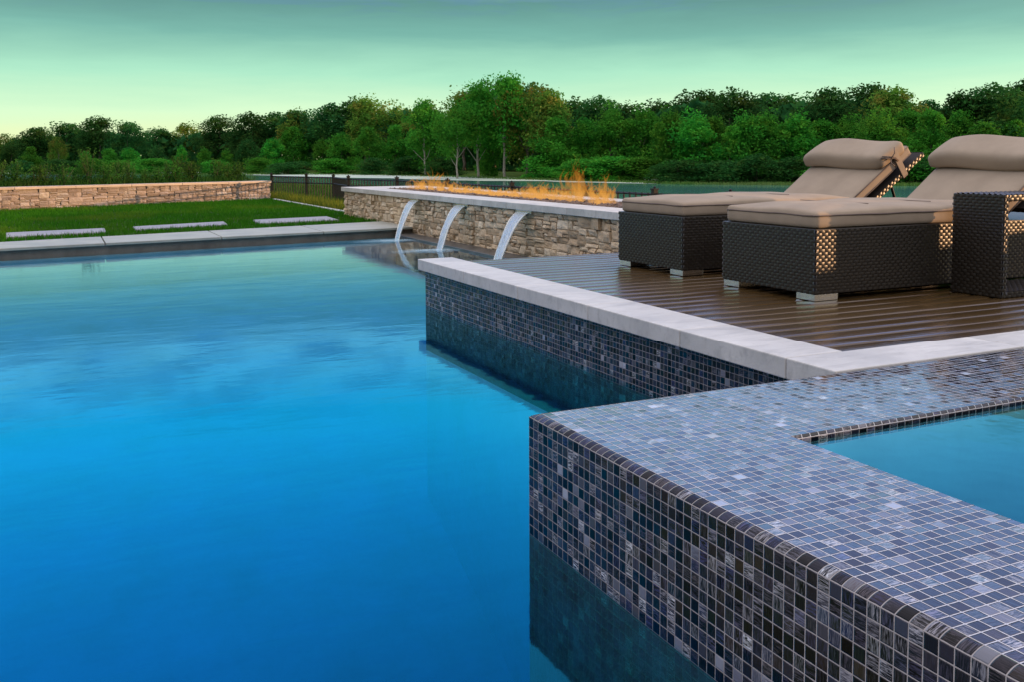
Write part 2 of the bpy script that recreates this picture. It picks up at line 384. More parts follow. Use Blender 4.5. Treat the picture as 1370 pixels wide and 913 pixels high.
# ---- lake
LAKE = mat_water('lake_water', 1.33, .08, .22, (0, 0, 0), 0, (.35, .35, .35))
mt = LAKE.node_tree
for nd in list(mt.nodes):
    if nd.type == 'BSDF_TRANSPARENT':
        df = mt.nodes.new('ShaderNodeBsdfDiffuse'); df.inputs[0].default_value = (.08, .30, .24, 1)
        for l in list(nd.outputs[0].links): s_ = l.to_socket; mt.links.remove(l); mt.links.new(df.outputs[0], s_)
mb = MB(); mb.add([(14, -80, -1.5), (180, -80, -1.5), (180, 260, -1.5), (-60, 260, -1.5), (-60, 120, -1.5), (14, 60, -1.5)], [(0, 1, 2, 3, 4, 5)])
tag(mb.build('lake', LAKE), kind='structure')
mb = MB(); vv_ = []                            # pale muddy margin along the far shore
for k, ((ax, ay), (bx, by)) in enumerate(zip(SH[1:-1], SH[2:])):
    for q_ in range(12):
        f = q_/12; nx_, ny_ = -(by-ay), (bx-ax); L_ = math.hypot(nx_, ny_); x_, y_ = ax+(bx-ax)*f, ay+(by-ay)*f; o1 = 11+3*noise.noise(Vector((x_*.12, y_*.12, 0))); o2 = -1.5
        vv_ += [(x_+nx_/L_*o1, y_+ny_/L_*o1, -1.485), (x_-nx_/L_*o2*-1, y_-ny_/L_*o2*-1, -1.40)]
mb.add(vv_, [(2*i, 2*i+1, 2*i+3, 2*i+2) for i in range(len(vv_)//2-1)])
tag(mb.build('shore', mat_plain('pale_mud', (.42, .50, .40), .6, .3, .3)), kind='structure')

# ---- pool
FA, FB = (-5.2, 9.68), (4.06, 11.35)           # water's edge along the far coping
poly = [(-5.2, -.55), (1.09, -.55), (1.09, 2.11), (2.18, 2.11), (2.18, 5.62), (4.10, 5.62), (4.10, FB[1]+.03), (-5.2, FA[1]+.03)]
PW = mat_water('pool_water', 1.80, .05, .07, (.01, .60, .84), 1.1, (.8, 1.6, 1), refl=(.03, .90, .95))
mb = MB(); mb.prism(poly, -3.05, 0.0); tag(mb.build('pool_water', PW), kind='structure')
mb = MB()                                      # floor: shallow at the far end, deeper towards the camera
prof_ = [(-.6, -3.0), (1.5, -2.9), (3, -2.6), (4, -2.15), (5, -1.62), (6, -1.2), (7, -.84), (8, -.60), (9, -.46), (10.5, -.38), (12, -.34)]
mb.add([(x_, y_, z_) for y_, z_ in prof_ for x_ in (-5.3, 4.2)], [(2*k, 2*k+1, 2*k+3, 2*k+2) for k in range(len(prof_)-1)])
mb.box(-5.4, -5.2, -.6, 12, -3.1, -.005); mb.box(-5.4, 1.06, -.75, -.55, -3.1, -.005)
mb.prism([(-5.2, FA[1]), (4.2, FB[1]+.03), (4.2, FB[1]+.23), (-5.2, FA[1]+.2)], -3.1, -.03)
tag(mb.build('pool_basin', PLASTER), kind='structure')

# ---- tiled faces: a quad with UVs in tile units
P = 0.0255
def tile_obj(name, quads, parent, mat=TILE, smooth=False, mats=None):
    """quads: list of (4 points, 4 uvs, material index)"""
    me = bpy.data.meshes.new(name)
    V = []; Fc = []; UV = []; MI = []
    for pts, uvs, mi in quads:
        b = len(V); V += pts; Fc.append(tuple(range(b, b+len(pts)))); UV += uvs; MI.append(mi)
    me.from_pydata(V, [], Fc); uvl = me.uv_layers.new(name='UVMap')
    uvl.data.foreach_set('uv', [c for u in UV for c in u])
    for mm in (mats or [mat]): me.materials.append(mm)
    me.polygons.foreach_set('material_index', MI)
    bm = bmesh.new(); bm.from_mesh(me); bmesh.ops.remove_doubles(bm, verts=bm.verts, dist=1e-5); bm.to_mesh(me); bm.free()
    if smooth: me.polygons.foreach_set('use_smooth', [True]*len(me.polygons))
    return link(name, me, parent)

SX, SY, ST = 1.066, 2.130, 0.306              # spa: outer left face, outer far face, top
R = .010; NW = 18                             # nosing radius, tiles across the wall top
IX, IY = SX+NW*P, SY-NW*P
SN, SE = -.60, 6.0                            # near end, right end
IN, IE = -.2, 5.5
spa = thing('raised_spa', 'raised spa in the foreground clad all over in dark glass mosaic tiles', 'spa', (SX, SY, 0))
def rel(o, p): return None
q = []
zv = ST-R                                     # vertical tiling runs down from here
def V_(u, z): return (u, (z-zv)/P)
zb = zv-12*P
# left face (x = SX) and far face (y = SY)
def corner(x, y, z): return (x-SX, y-SY, z)
q.append(([corner(SX, SY, zb), corner(SX, SN, zb), corner(SX, SN, zv), corner(SX, SY, zv)], [V_(0, zb), V_((SY-SN)/P, zb), V_((SY-SN)/P, zv), V_(0, zv)], 0))
q.append(([corner(SE, SY, zb), corner(SX, SY, zb), corner(SX, SY, zv), corner(SE, SY, zv)], [V_(300+(SE-SX)/P, zb), V_(300, zb), V_(300, zv), V_(300+(SE-SX)/P, zv)], 0))
for pts in ([(SX, SY), (SX, SN)], [(SE, SY), (SX, SY)]):
    (xa_, ya_), (xb_, yb_) = pts
    q.append(([corner(xa_, ya_, -3.1), corner(xb_, yb_, -3.1), corner(xb_, yb_, zb), corner(xa_, ya_, zb)], [(0, 0)]*4, 2))
def TU(x, y): return ((x-SX)/P, (SY-y)/P+500)
# the first row of tiles bends down over the edge and ends in a crisp line of grout
NS = 6
def nose(x, y):
    d = max(0, 1-(x-SX)/P, 1-(SY-y)/P); return corner(x, y, ST-R*d**1.9)
for i in range(NS):
    x0, x1 = SX+P*i/NS, SX+P*(i+1)/NS
    q.append(([nose(x0, SN), nose(x1, SN), nose(x1, SY-P), nose(x0, SY-P)], [TU(x0, SN), TU(x1, SN), TU(x1, SY-P), TU(x0, SY-P)], 0))
    y0, y1 = SY-P*(i+1)/NS, SY-P*i/NS
    q.append(([nose(SX+P, y0), nose(SE, y0), nose(SE, y1), nose(SX+P, y1)], [TU(SX+P, y0), TU(SE, y0), TU(SE, y1), TU(SX+P, y1)], 0))
    for k in range(NS):
        a_, b_ = SY-P*(k+1)/NS, SY-P*k/NS
        q.append(([nose(x0, a_), nose(x1, a_), nose(x1, b_), nose(x0, b_)], [TU(x0, a_), TU(x1, a_), TU(x1, b_), TU(x0, b_)], 0))
def top(x0, x1, y0, y1):
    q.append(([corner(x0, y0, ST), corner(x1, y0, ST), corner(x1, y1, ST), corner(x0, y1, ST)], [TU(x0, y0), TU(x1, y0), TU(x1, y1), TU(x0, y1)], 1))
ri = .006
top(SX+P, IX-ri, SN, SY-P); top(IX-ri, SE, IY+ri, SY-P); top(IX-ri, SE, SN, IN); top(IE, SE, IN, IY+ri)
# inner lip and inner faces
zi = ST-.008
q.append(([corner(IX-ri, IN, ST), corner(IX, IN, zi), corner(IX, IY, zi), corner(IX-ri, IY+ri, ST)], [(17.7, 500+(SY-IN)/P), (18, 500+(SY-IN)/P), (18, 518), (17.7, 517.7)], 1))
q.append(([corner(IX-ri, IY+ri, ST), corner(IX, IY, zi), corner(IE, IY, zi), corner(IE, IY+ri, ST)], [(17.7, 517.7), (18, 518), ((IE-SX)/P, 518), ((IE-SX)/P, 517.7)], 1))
for zt_, zb_, mi in ((zi, zi-1*P, 0),):
    q.append(([corner(IX, IN, zb_), corner(IX, IY, zb_), corner(IX, IY, zt_), corner(IX, IN, zt_)], [(900, -1), (900+(IY-IN)/P, -1), (900+(IY-IN)/P, 0), (900, 0)], 0))
    q.append(([corner(IX, IY, zb_), corner(IE, IY, zb_), corner(IE, IY, zt_), corner(IX, IY, zt_)], [(700, -1), (700+(IE-IX)/P, -1), (700+(IE-IX)/P, 0), (700, 0)], 0))
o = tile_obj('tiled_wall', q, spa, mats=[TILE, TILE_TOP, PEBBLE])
for pl in o.data.polygons:
    pl.use_smooth = True
o.data.set_sharp_from_angle(angle=rad(28))
mb = MB(); b = zi-1*P
mb.add([corner(IX, IN, -.5), corner(IE, IN, -.5), corner(IE, IY, -.5), corner(IX, IY, -.5), corner(IX, IN, b), corner(IE, IN, b), corner(IE, IY, b), corner(IX, IY, b)],
       [(0, 1, 2, 3), (0, 3, 7, 4), (3, 2, 6, 7), (2, 1, 5, 6), (1, 0, 4, 5)])
mb.box(IX-SX, IX-SX+.42, IN-SY, -NW*P, -.5, -.12); mb.box(IX-SX+.42, IE-SX, -NW*P-.42, -NW*P, -.5, -.12)   # bench
mb.build('basin', PLASTER_S, spa)
SW = mat_water('spa_water', 1.38, .03, .12, (.05, .62, .74), 2.6, (1.4, 1.4, 1), refl=(.25, .85, .95))
mb = MB(); mb.prism([(IX-.002, IN-.1), (IE+.1, IN-.1), (IE+.1, IY+.002), (IX-.002, IY+.002)], -.6, ST-.0145)
tag(mb.build('spa_water', SW), kind='structure')

# ---- deck
DX, DY0, DY1, DZ = 2.352, 2.35, 5.63, .300
deck = thing('wooden_deck', 'wet brown board deck carrying the loungers beside the pool', 'deck', (2.1, 2.13, 0))
OX, OY = 2.1, 2.13
mb = MB(); bw = .108; y = DY0+.003; random.seed(3)
while y < DY1-.02:
    a = random.random(); x = DX+.002; y1 = min(y+bw-.010, DY1)
    zz = DZ+random.uniform(-.0010, .0010); wv = y1-y; prof = [(0, -.03), (0, -.0075), (.05, -.0035), (.15, -.0014), (.35, -.0002), (.65, -.0002), (.85, -.0014), (.95, -.0035), (1, -.0075), (1, -.03)]
    n_ = len(prof); VV = [(xx-OX, y+f_*wv-OY, zz+dz_) for xx in (x, 9.0) for f_, dz_ in prof]
    mb.add(VV, [(k_, k_+1, n_+k_+1, n_+k_) for k_ in range(n_-1)]+[tuple(range(n_)), tuple(reversed(range(n_, 2*n_)))], a); y += bw
o = mb.build('deck_boards', DECK, deck)
mb = MB(); mb.box(DX-.02-OX, 9-OX, DY0-.1-OY, DY1-.01-OY, -.8, DZ-.04); mb.build('substructure', WICKER_B, deck)
# coping slabs: long arm towards the far end and short arm along the spa
CZ = .306; TH = .070
def slab(x0, x1, y0, y1): 
    m_ = MB(); m_.box(x0-OX, x1-OX, y0-OY, y1-OY, CZ-TH, CZ); return m_.build('coping_slab', COPING, deck, bevel=.004)
ys = [2.133, 2.36, 2.88, 3.52, 4.16, 4.80, 5.32, 5.82]
cx0, cx1 = 2.105, 2.350
jy = [2.350, 2.93, 3.62, 4.33, 5.05, 5.82]
for a, b in zip(jy, jy[1:]): slab(cx0, cx1, a+.0015, b-.0015)
jx = [2.105, 2.95, 3.85, 4.75, 5.65]
for a, b in zip(jx, jx[1:]): slab(a+(.0 if a == 2.105 else .0015), b-.0015, 2.134, 2.3485)
# tiled face below the coping
fx = 2.150; zt_ = CZ-TH
q = [([(fx-OX, 5.80-OY, zt_-10*P), (fx-OX, 2.0-OY, zt_-10*P), (fx-OX, 2.0-OY, zt_), (fx-OX, 5.80-OY, zt_)], [(0, -10), (3.8/P, -10), (3.8/P, 0), (0, 0)], 0),
     ([(2.9-OX, 5.80-OY, zt_-10*P), (fx-OX, 5.80-OY, zt_-10*P), (fx-OX, 5.80-OY, zt_), (2.9-OX, 5.80-OY, zt_)], [(400+.75/P, -10), (400, -10), (400, 0), (400+.75/P, 0)], 0)]
zq = zt_-10*P
for za_, zb_, mi in ((zq, -.30, 1), (-.30, -3.1, 2)):
    q.append(([(fx-OX, 5.80-OY, zb_), (fx-OX, 2.0-OY, zb_), (fx-OX, 2.0-OY, za_), (fx-OX, 5.80-OY, za_)], [(0, 0)]*4, mi))
    q.append(([(2.9-OX, 5.80-OY, zb_), (fx-OX, 5.80-OY, zb_), (fx-OX, 5.80-OY, za_), (2.9-OX, 5.80-OY, za_)], [(0, 0)]*4, mi))
tile_obj('tiled_face', q, deck, mats=[TILE, PEBBLE, PLASTER])
mb = MB(); mb.box(fx+.01-OX, DX+.02-OX, 2.2-OY, 5.79-OY, -2.3, zt_-.002); mb.box(DX+.021-OX, 4.05-OX, DY1+.001-OY, 5.79-OY, -1.2, DZ-.05)
mb.build('bond_beam', DARKSTONE, deck)

# ---- rubble stone facing
def rubble(W, H, seed, size=(.10, .05), out=1.0):
    """stones packed in W x H, facing +y, by splitting the rectangle over and over"""
    rs = random.Random(seed); st = []; mb = MB()
    def split(x0, x1, z0, z1):
        w_, h_ = x1-x0, z1-z0
        mw = rs.uniform(.9, 2.6)*size[0]; mh = rs.uniform(.8, 2.0)*size[1]
        if w_ > mw and (w_/h_ > rs.uniform(1.6, 3.4) or h_ <= mh):
            k = x0+w_*rs.uniform(.35, .65); split(x0, k, z0, z1); split(k, x1, z0, z1)
        elif h_ > mh:
            k = z0+h_*rs.uniform(.35, .65); split(x0, x1, z0, k); split(x0, x1, k, z1)
        else: st.append((x0, x1, z0, z1))
    k = 0
    while k < W-1e-6:
        e = min(W, k+rs.uniform(.5, .9)); e = W if W-e < .3 else e; split(k, e, 0, H); k = e
    for x0, x1, z0, z1 in st:
        g = .0032; d = rs.uniform(.004, .032)*out; a = rs.random(); n = 4; V = []; F = []
        tx, tz = rs.uniform(-.012, .012), rs.uniform(-.012, .012)
        for j in range(n+1):
            for i in range(n+1):
                u, v_ = i/n, j/n; ed = (i in (0, n)) or (j in (0, n))
                yy = d+tx*(u-.5)*2+tz*(v_-.5)*2+(rs.uniform(-.004, .004) if not ed else -.007)
                jx_ = 0 if i in (0, n) else rs.uniform(-.1, .1)/n; jz_ = 0 if j in (0, n) else rs.uniform(-.1, .1)/n
                if ed: jx_ += rs.uniform(-.006, .006)*(i == 0) if 0 else 0
                V.append((x0+g+(x1-x0-2*g)*(u+jx_), max(.001, yy), z0+g+(z1-z0-2*g)*(v_+jz_)))
        for j in range(n):
            for i in range(n):
                b = j*(n+1)+i; F.append((b, b+n+1, b+n+2, b+1))
        b0 = len(V); ring = [i for i in range(n+1)]+[(j*(n+1)+n) for j in range(1, n+1)]+[n*(n+1)+i for i in range(n-1, -1, -1)]+[j*(n+1) for j in range(n-1, 0, -1)]
        for r_ in ring: V.append((V[r_][0], -.012, V[r_][2]))
        L = len(ring)
        for i in range(L): F.append((ring[i], ring[(i+1) % L], b0+(i+1) % L, b0+i))
        mb.add(V, F, a)
    return mb
# fountain wall: face x = 4.06 looking at the pool
WL0, WL1, WZ0, WZT = 5.64, 14.60, -.35, .460
wall = thing('fountain_wall', 'long tan ledgestone wall with pale coping and a fire trough along its top', 'wall', (4.08, WL1, 0))
mb = rubble(WL1-WL0, WZT-WZ0, 5, size=(.12, .066))
Mr = Matrix(((0, -1, 0, 0), (-1, 0, 0, 0), (0, 0, 1, WZ0), (0, 0, 0, 1)))
transform(mb, Mr); mb.f = [tuple(reversed(f)) for f in mb.f]
mb.build('stone_facing', STONE, wall)
mb = rubble(1.30, WZT-WZ0, 9); Mr = Matrix(((1, 0, 0, 0), (0, 1, 0, .0), (0, 0, 1, WZ0), (0, 0, 0, 1))); transform(mb, Mr); mb.build('end_facing', STONE, wall)
mb = MB(); mb.box(.008, 1.30, -(WL1-WL0), -.005, -1.3, WZT-.003); mb.build('core', MORTAR, wall)
def wbox(name, x0, x1, y0, y1, z0, z1, m_, bevel=.004):
    m2 = MB(); m2.box(x0-4.08, x1-4.08, y0-WL1, y1-WL1, z0, z1); return m2.build(name, m_, wall, bevel=bevel)
k = WL1+.03
while k > WL0:
    e = max(WL0, k-1.22); wbox('coping_slab', 4.03, 4.40, e+.0015, k-.0015, WZT, .525, COPING_W)
    wbox('coping_slab', 5.06, 5.40, e+.0015, k-.0015, WZT, .525, COPING_W); k = e
wbox('coping_slab', 4.402, 5.058, 13.55, WL1+.03, WZT, .5245, COPING_W)
for yc in (11.28, 9.72, 8.17):
    wbox('spillway_lip', 4.035, 4.10, yc-.17, yc+.17, .437, .4585, METAL, .002)
mb = MB(); mb.prism([(3.80-4.08, 5.80-WL1), (4.055-4.08, 5.80-WL1), (4.055-4.08, 11.5-WL1), (3.80-4.08, 11.5-WL1)], -.8, .018)
mb.build('base_ledge', DARKSTONE, wall, bevel=.004)
# lava rock in the trough
def rocks(n, x0, x1, y0, y1, z, r0, r1, seed):
    rs = random.Random(seed); mb = MB()
    bm = bmesh.new(); bmesh.ops.create_icosphere(bm, subdivisions=1, radius=1); bv = [v_.co.copy() for v_ in bm.verts]; bf = [tuple(v_.index for v_ in f.verts) for f in bm.faces]; bm.free()
    for _ in range(n):
        r = rs.uniform(r0, r1); c = Vector((rs.uniform(x0, x1), rs.uniform(y0, y1), z+rs.uniform(-.01, .014)))
        mb.add([c+Vector((p.x*r*rs.uniform(.7, 1.2), p.y*r*rs.uniform(.7, 1.2), p.z*r*rs.uniform(.5, .9))) for p in bv], bf, rs.random())
    return mb
o = rocks(4200, 4.41, 5.05, 5.9, 13.5, .505, .014, .034, 4).build('lava_rock', ROCK); tag(o, 'bed of small brown lava rock filling the fire trough', 'rocks', kind='stuff')

# ---- far coping, lawn, kerb, stepping slabs
mb = MB(); fc = thing('pool_edge_coping', 'pale stone coping strip along the far edge of the pool', 'coping', (0, 0, 0))
N = 8
A0, A1 = Vector((-5.6, 9.60)), Vector((4.055, 11.36)); B0, B1 = Vector((-5.6, 10.02)), Vector((4.055, 12.62))
# keep the front edge on the line measured at the water and the back edge at the grass
for i in range(N):
    f0, f1 = i/N+.0007, (i+1)/N-.0007
    p = [A0.lerp(A1, f0), A0.lerp(A1, f1), B0.lerp(B1, f1), B0.lerp(B1, f0)]
    m2 = MB(); m2.prism([tuple(x) for x in p], .072, .100); m2.build('coping_slab', EDGE, fc, bevel=.004)
m2 = MB(); m2.prism([(-5.6, 9.66), (4.06, 11.42), (4.06, 12.4), (-5.6, 10.0)], -.5, .0705); m2.build('bond_beam', WETBEAM, fc)
# lawn sheet
def lerp(a, b, f): return a+(b-a)*f
LB0, LB1 = (-6.6, 16.35), (4.27, 21.38)
lv = [(-12, 7.5, .075), (-5.6, 10.03, .075), (4.055, 12.63, .075), (4.055, 14.60, .075), (4.26, 14.62, .075), (4.27, 21.40, .075), (-12, 13.85, .075)]
mb = MB(); mb.add(lv, [tuple(range(len(lv)))]); tag(mb.build('lawn', LAWNG), kind='structure')
slabs = [((-1.9, 12.35), (-1.02, 12.62), (-1.02, 11.88), (-1.9, 11.62)), ((-.566, 12.80), (.529, 13.05), (.516, 12.35), (-.535, 12.06)), ((.863, 13.17), (2.083, 13.65), (2.035, 12.98), (.866, 12.57)), ((2.50, 13.80), (3.66, 14.10), (3.60, 13.2), (2.45, 12.98))]
lab = ['', 'left stepping slab in the lawn strip, cut nearest the left edge', 'middle stepping slab in the lawn beside the pool', 'right stepping slab in the lawn, the one nearest the fountain wall']
for s_, lb in zip(slabs, lab):
    if not lb: continue
    cx = sum(p[0] for p in s_)/4; cy = sum(p[1] for p in s_)/4
    m2 = MB(); m2.prism([(p[0]-cx, p[1]-cy) for p in reversed(s_)], 0, .03)
    o = m2.build('stepping_slab', SLAB, bevel=.008); o.location = (cx, cy, .074); tag(o, lb, 'paving slab', 'stepping slabs in the lawn')
# kerb between lawn and planting strip
mb = MB(); mb.prism([(4.262, 14.64), (4.36, 14.64), (4.37, 21.2), (4.272, 21.2)], -.05, .10)
tag(mb.build('lawn_kerb', COPING, bevel=.006), 'thin pale kerb between the lawn and the yellow grasses', 'kerb')
# grass blades
def blades(n, sampler, h0, h1, wd, lean, seed, tone=None):
    r_ = np.random.default_rng(seed); pts = sampler(r_, n); n = len(pts)
    h = r_.uniform(h0, h1, n); an = r_.uniform(0, 2*np.pi, n); ln = r_.uniform(0, lean, n)*h; la = r_.uniform(0, 2*np.pi, n)
    dx, dy = np.cos(an)*wd, np.sin(an)*wd
    V = np.zeros((n, 3, 3)); V[:, 0] = pts; V[:, 1] = pts; V[:, 2] = pts
    V[:, 0, 0] -= dx; V[:, 0, 1] -= dy; V[:, 1, 0] += dx; V[:, 1, 1] += dy
    V[:, 2, 0] += np.cos(la)*ln; V[:, 2, 1] += np.sin(la)*ln; V[:, 2, 2] += h
    me = bpy.data.meshes.new('blades'); me.vertices.add(3*n); me.vertices.foreach_set('co', V.ravel())
    me.loops.add(3*n); me.loops.foreach_set('vertex_index', np.arange(3*n, dtype=np.int32))
    me.polygons.add(n); me.polygons.foreach_set('loop_start', np.arange(0, 3*n, 3, dtype=np.int32)); me.polygons.foreach_set('loop_total', np.full(n, 3, dtype=np.int32))
    at = me.attributes.new('stone', 'FLOAT', 'FACE'); at.data.foreach_set('value', r_.random(n).astype(np.float32))
    me.update(calc_edges=True); return me
def inside(px, py, poly):
    r_ = np.zeros(len(px), bool); n = len(poly)
    for i in range(n):
        x0, y0 = poly[i][:2]; x1, y1 = poly[(i+1) % n][:2]
        c = ((y0 > py) != (y1 > py)) & (px < (x1-x0)*(py-y0)/(y1-y0+1e-12)+x0); r_ ^= c
    return r_
def lawn_s(r_, n):
    x = r_.uniform(-7, 4.3, n); y = r_.uniform(9.6, 21.4, n)
    k = inside(x, y, lv)
    for s_ in slabs[1:]:
        c = np.mean(np.array(s_), axis=0); sh = [tuple(c+(np.array(p)-c)*.97) for p in s_]; k &= ~inside(x, y, sh)
    x, y = x[k], y[k]; return np.stack([x, y, np.full(len(x), .07)], 1)
me = blades(190000, lawn_s, .022, .075, .006, .8, 1); tag(link('lawn_grass', me, None, GRASS), 'short dark green lawn grass beyond the pool', 'grass', kind='stuff')

# ---- retaining wall on the left
dL = Vector((LB1[0]-LB0[0], LB1[1]-LB0[1])); LL = dL.length; aL = math.atan2(dL.y, dL.x)
rw = thing('retaining_wall', 'low pinkish ledgestone retaining wall at the back of the lawn', 'wall', (LB1[0], LB1[1], 0), aL)
mb = rubble(LL, .385, 21, size=(.15, .062)); transform(mb, Matrix(((-1, 0, 0, 0), (0, -1, 0, 0), (0, 0, 1, .06), (0, 0, 0, 1)))); mb.build('stone_facing', STONE2, rw)
mb = rubble(.5, .385, 22, size=(.12, .05)); transform(mb, Matrix(((0, 1, 0, 0), (-1, 0, 0, .5), (0, 0, 1, .06), (0, 0, 0, 1)))); mb.build('end_facing', STONE2, rw)
mb = MB(); mb.box(-LL, -.004, .012, .5, -.4, .444); mb.build('core', MORTAR, rw)
k = .03
while k > -LL:
    e = max(-LL, k-1.1); m2 = MB(); m2.box(e+.002, k-.002, -.045, .32, .445, .492); m2.build('coping_slab', PINKCAP, rw, bevel=.006); k = e
# planting bed behind it
def along(s, d):  # s metres left of the wall end, d metres behind
    c, sn = math.cos(aL), math.sin(aL); return Vector((LB1[0]-c*s-sn*d, LB1[1]-sn*s+c*d))
mb = MB(); p = [along(0, .33), along(LL+6, .33), along(LL+6, 4), along(0, 4)]
mb.prism([tuple(x) for x in reversed(p)], -.3, .43); tag(mb.build('planting_bed', SOIL), kind='structure')

# ============================================================ PLANTS
def leaf_quads(centers, size, seed, up=.3):
    r_ = np.random.default_rng(seed); n = len(centers)
    a = r_.normal(size=(n, 3)); a /= np.linalg.norm(a, axis=1)[:, None]
    b = r_.normal(size=(n, 3)); b -= (b*a).sum(1)[:, None]*a; b /= np.linalg.norm(b, axis=1)[:, None]
    s = size*r_.uniform(.5, 1.3, n)[:, None]; c = np.asarray(centers)
    V = np.stack([c-a*s, c+b*s*.55, c+a*s, c-b*s*.55], 1)
    return V
def quad_mesh(V, tones, m):
    n = len(V); me = bpy.data.meshes.new('foliage'); me.vertices.add(4*n); me.vertices.foreach_set('co', V.ravel())
    me.loops.add(4*n); me.loops.foreach_set('vertex_index', np.arange(4*n, dtype=np.int32))
    me.polygons.add(n); me.polygons.foreach_set('loop_start', np.arange(0, 4*n, 4, dtype=np.int32)); me.polygons.foreach_set('loop_total', np.full(n, 4, dtype=np.int32))
    at = me.attributes.new('stone', 'FLOAT', 'FACE'); at.data.foreach_set('value', np.asarray(tones, np.float32))
    me.materials.append(m); me.update(calc_edges=True); return me
def crown(seed, H, Wd, base, nclump, nleaf, size, m, shape='round'):
    r_ = np.random.default_rng(seed); P_ = []; T = []
    for k in range(nclump):
        f = r_.uniform(0, 1)**.8; z = base+(H-base)*f
        prof = math.sqrt(max(0.02, 1-(2*(f*.92+.02)-.85)**2)) if shape == 'round' else (1-f*.75)
        an = r_.uniform(0, 2*math.pi); rr = Wd*.5*prof*r_.uniform(.25, .95)
        c = np.array([math.cos(an)*rr, math.sin(an)*rr, z]); cr = Wd*r_.uniform(.13, .25)
        n = int(nleaf*r_.uniform(.6, 1.4)); d = r_.normal(size=(n, 3)); d /= np.linalg.norm(d, axis=1)[:, None]
        rad_ = cr*np.where(r_.random(n) < .12, r_.uniform(.9, 1.18, n), r_.uniform(.3, 1.1, n)**.6); d *= rad_[:, None]; st_ = r_.uniform(.7, 1.35); d[:, 2] *= st_
        d += r_.normal(0, .004*Wd, (n, 3))
        P_.append(c+d); T.append(np.clip(r_.uniform(0, .55)+r_.normal(0, .18, n)+.25, 0, 1))
    P_ = np.concatenate(P_); T = np.concatenate(T); k = P_[:, 2] > .1
    return quad_mesh(leaf_quads(P_[k], size, seed), T[k], m)
def trunk(seed, H, r0, limbs, lean=.1, base=.45):
    rs = random.Random(seed); mb = MB(); pts = [Vector((0, 0, -.1))]; n = 7
    for i in range(1, n+1): pts.append(Vector((lean*H*(i/n)+rs.uniform(-.03, .03)*H*.5, rs.uniform(-.03, .03)*H*.5, H*i/n)))
    mb.tube(pts, [r0*(1-.8*i/n) for i in range(n+1)], 7)
    for k in range(limbs):
        i = rs.randint(2, n-1); p = pts[i]; an = rs.uniform(0, 6.28); L = H*rs.uniform(.15, .32)
        d = Vector((math.cos(an), math.sin(an), rs.uniform(.7, 1.4))).normalized()
        q_ = [p, p+d*L*.5+Vector((0, 0, .05*L)), p+d*L+Vector((rs.uniform(-.1, .1)*L, rs.uniform(-.1, .1)*L, .15*L))]
        mb.tube(q_, [r0*.45*(1-i*.08), r0*.3*(1-i*.08), r0*.08], 5)
    return mb
# crowns are built once at a height of 1 unit x 10 m and scaled by use
variants = {}
def make_variant(kind, k):
    key = (kind, k)
    if key in variants: return variants[key]
    if kind == 'dark': c = crown(100+k, 10, 7.0, 2.2, 34, 190, .20, LEAF_D)
    elif kind == 'bright': c = crown(200+k, 10, 6.4, .2, 38, 190, .22, LEAF_B)
    elif kind == 'turning': c = crown(300+k, 10, 6.5, 3.4, 30, 150, .19, LEAF_Y)
    elif kind == 'tall': c = crown(400+k, 10, 6.2, 3.9, 34, 160, .18, LEAF_B)
    else: c = crown(500+k, 10, 8.5, -.2, 40, 170, .24, LEAF_B if k % 2 else LEAF_D)
    tr = trunk(600+k, 7.6, .20 if kind != 'tall' else .16, 7, lean=random.Random(k).uniform(-.05, .05)).mesh('trunk', BARKP if kind == 'tall' else BARK, True)
    variants[key] = (c, tr); return variants[key]
ORD = ['', 'first', 'second', 'third', 'fourth', 'fifth', 'sixth', 'seventh', 'eighth', 'ninth', 'tenth', 'eleventh', 'twelfth', 'thirteenth', 'fourteenth', 'fifteenth',
       'sixteenth', 'seventeenth', 'eighteenth', 'nineteenth', 'twentieth', 'twenty-first', 'twenty-second', 'twenty-third', 'twenty-fourth', 'twenty-fifth', 'twenty-sixth',
       'twenty-seventh', 'twenty-eighth', 'twenty-ninth', 'thirtieth', 'thirty-first', 'thirty-second', 'thirty-third', 'thirty-fourth', 'thirty-fifth', 'thirty-sixth', 'thirty-seventh', 'thirty-eighth', 'thirty-ninth', 'fortieth', 'forty-first', 'forty-second', 'forty-third', 'forty-fourth', 'forty-fifth', 'forty-sixth', 'forty-seventh', 'forty-eighth', 'forty-ninth', 'fiftieth', 'fifty-first', 'fifty-second', 'fifty-third', 'fifty-fourth', 'fifty-fifth', 'fifty-sixth']
def interp(tab, x):
    for (a, b), (c, d) in zip(tab, tab[1:]):
        if a <= x <= c: return b+(d-b)*(x-a)/(c-a)
    return tab[0][1] if x < tab[0][0] else tab[-1][1]
DIST = [(-150, 200), (0, 190), (450, 165), (685, 122), (900, 97), (1100, 90), (1370, 86), (1500, 85)]
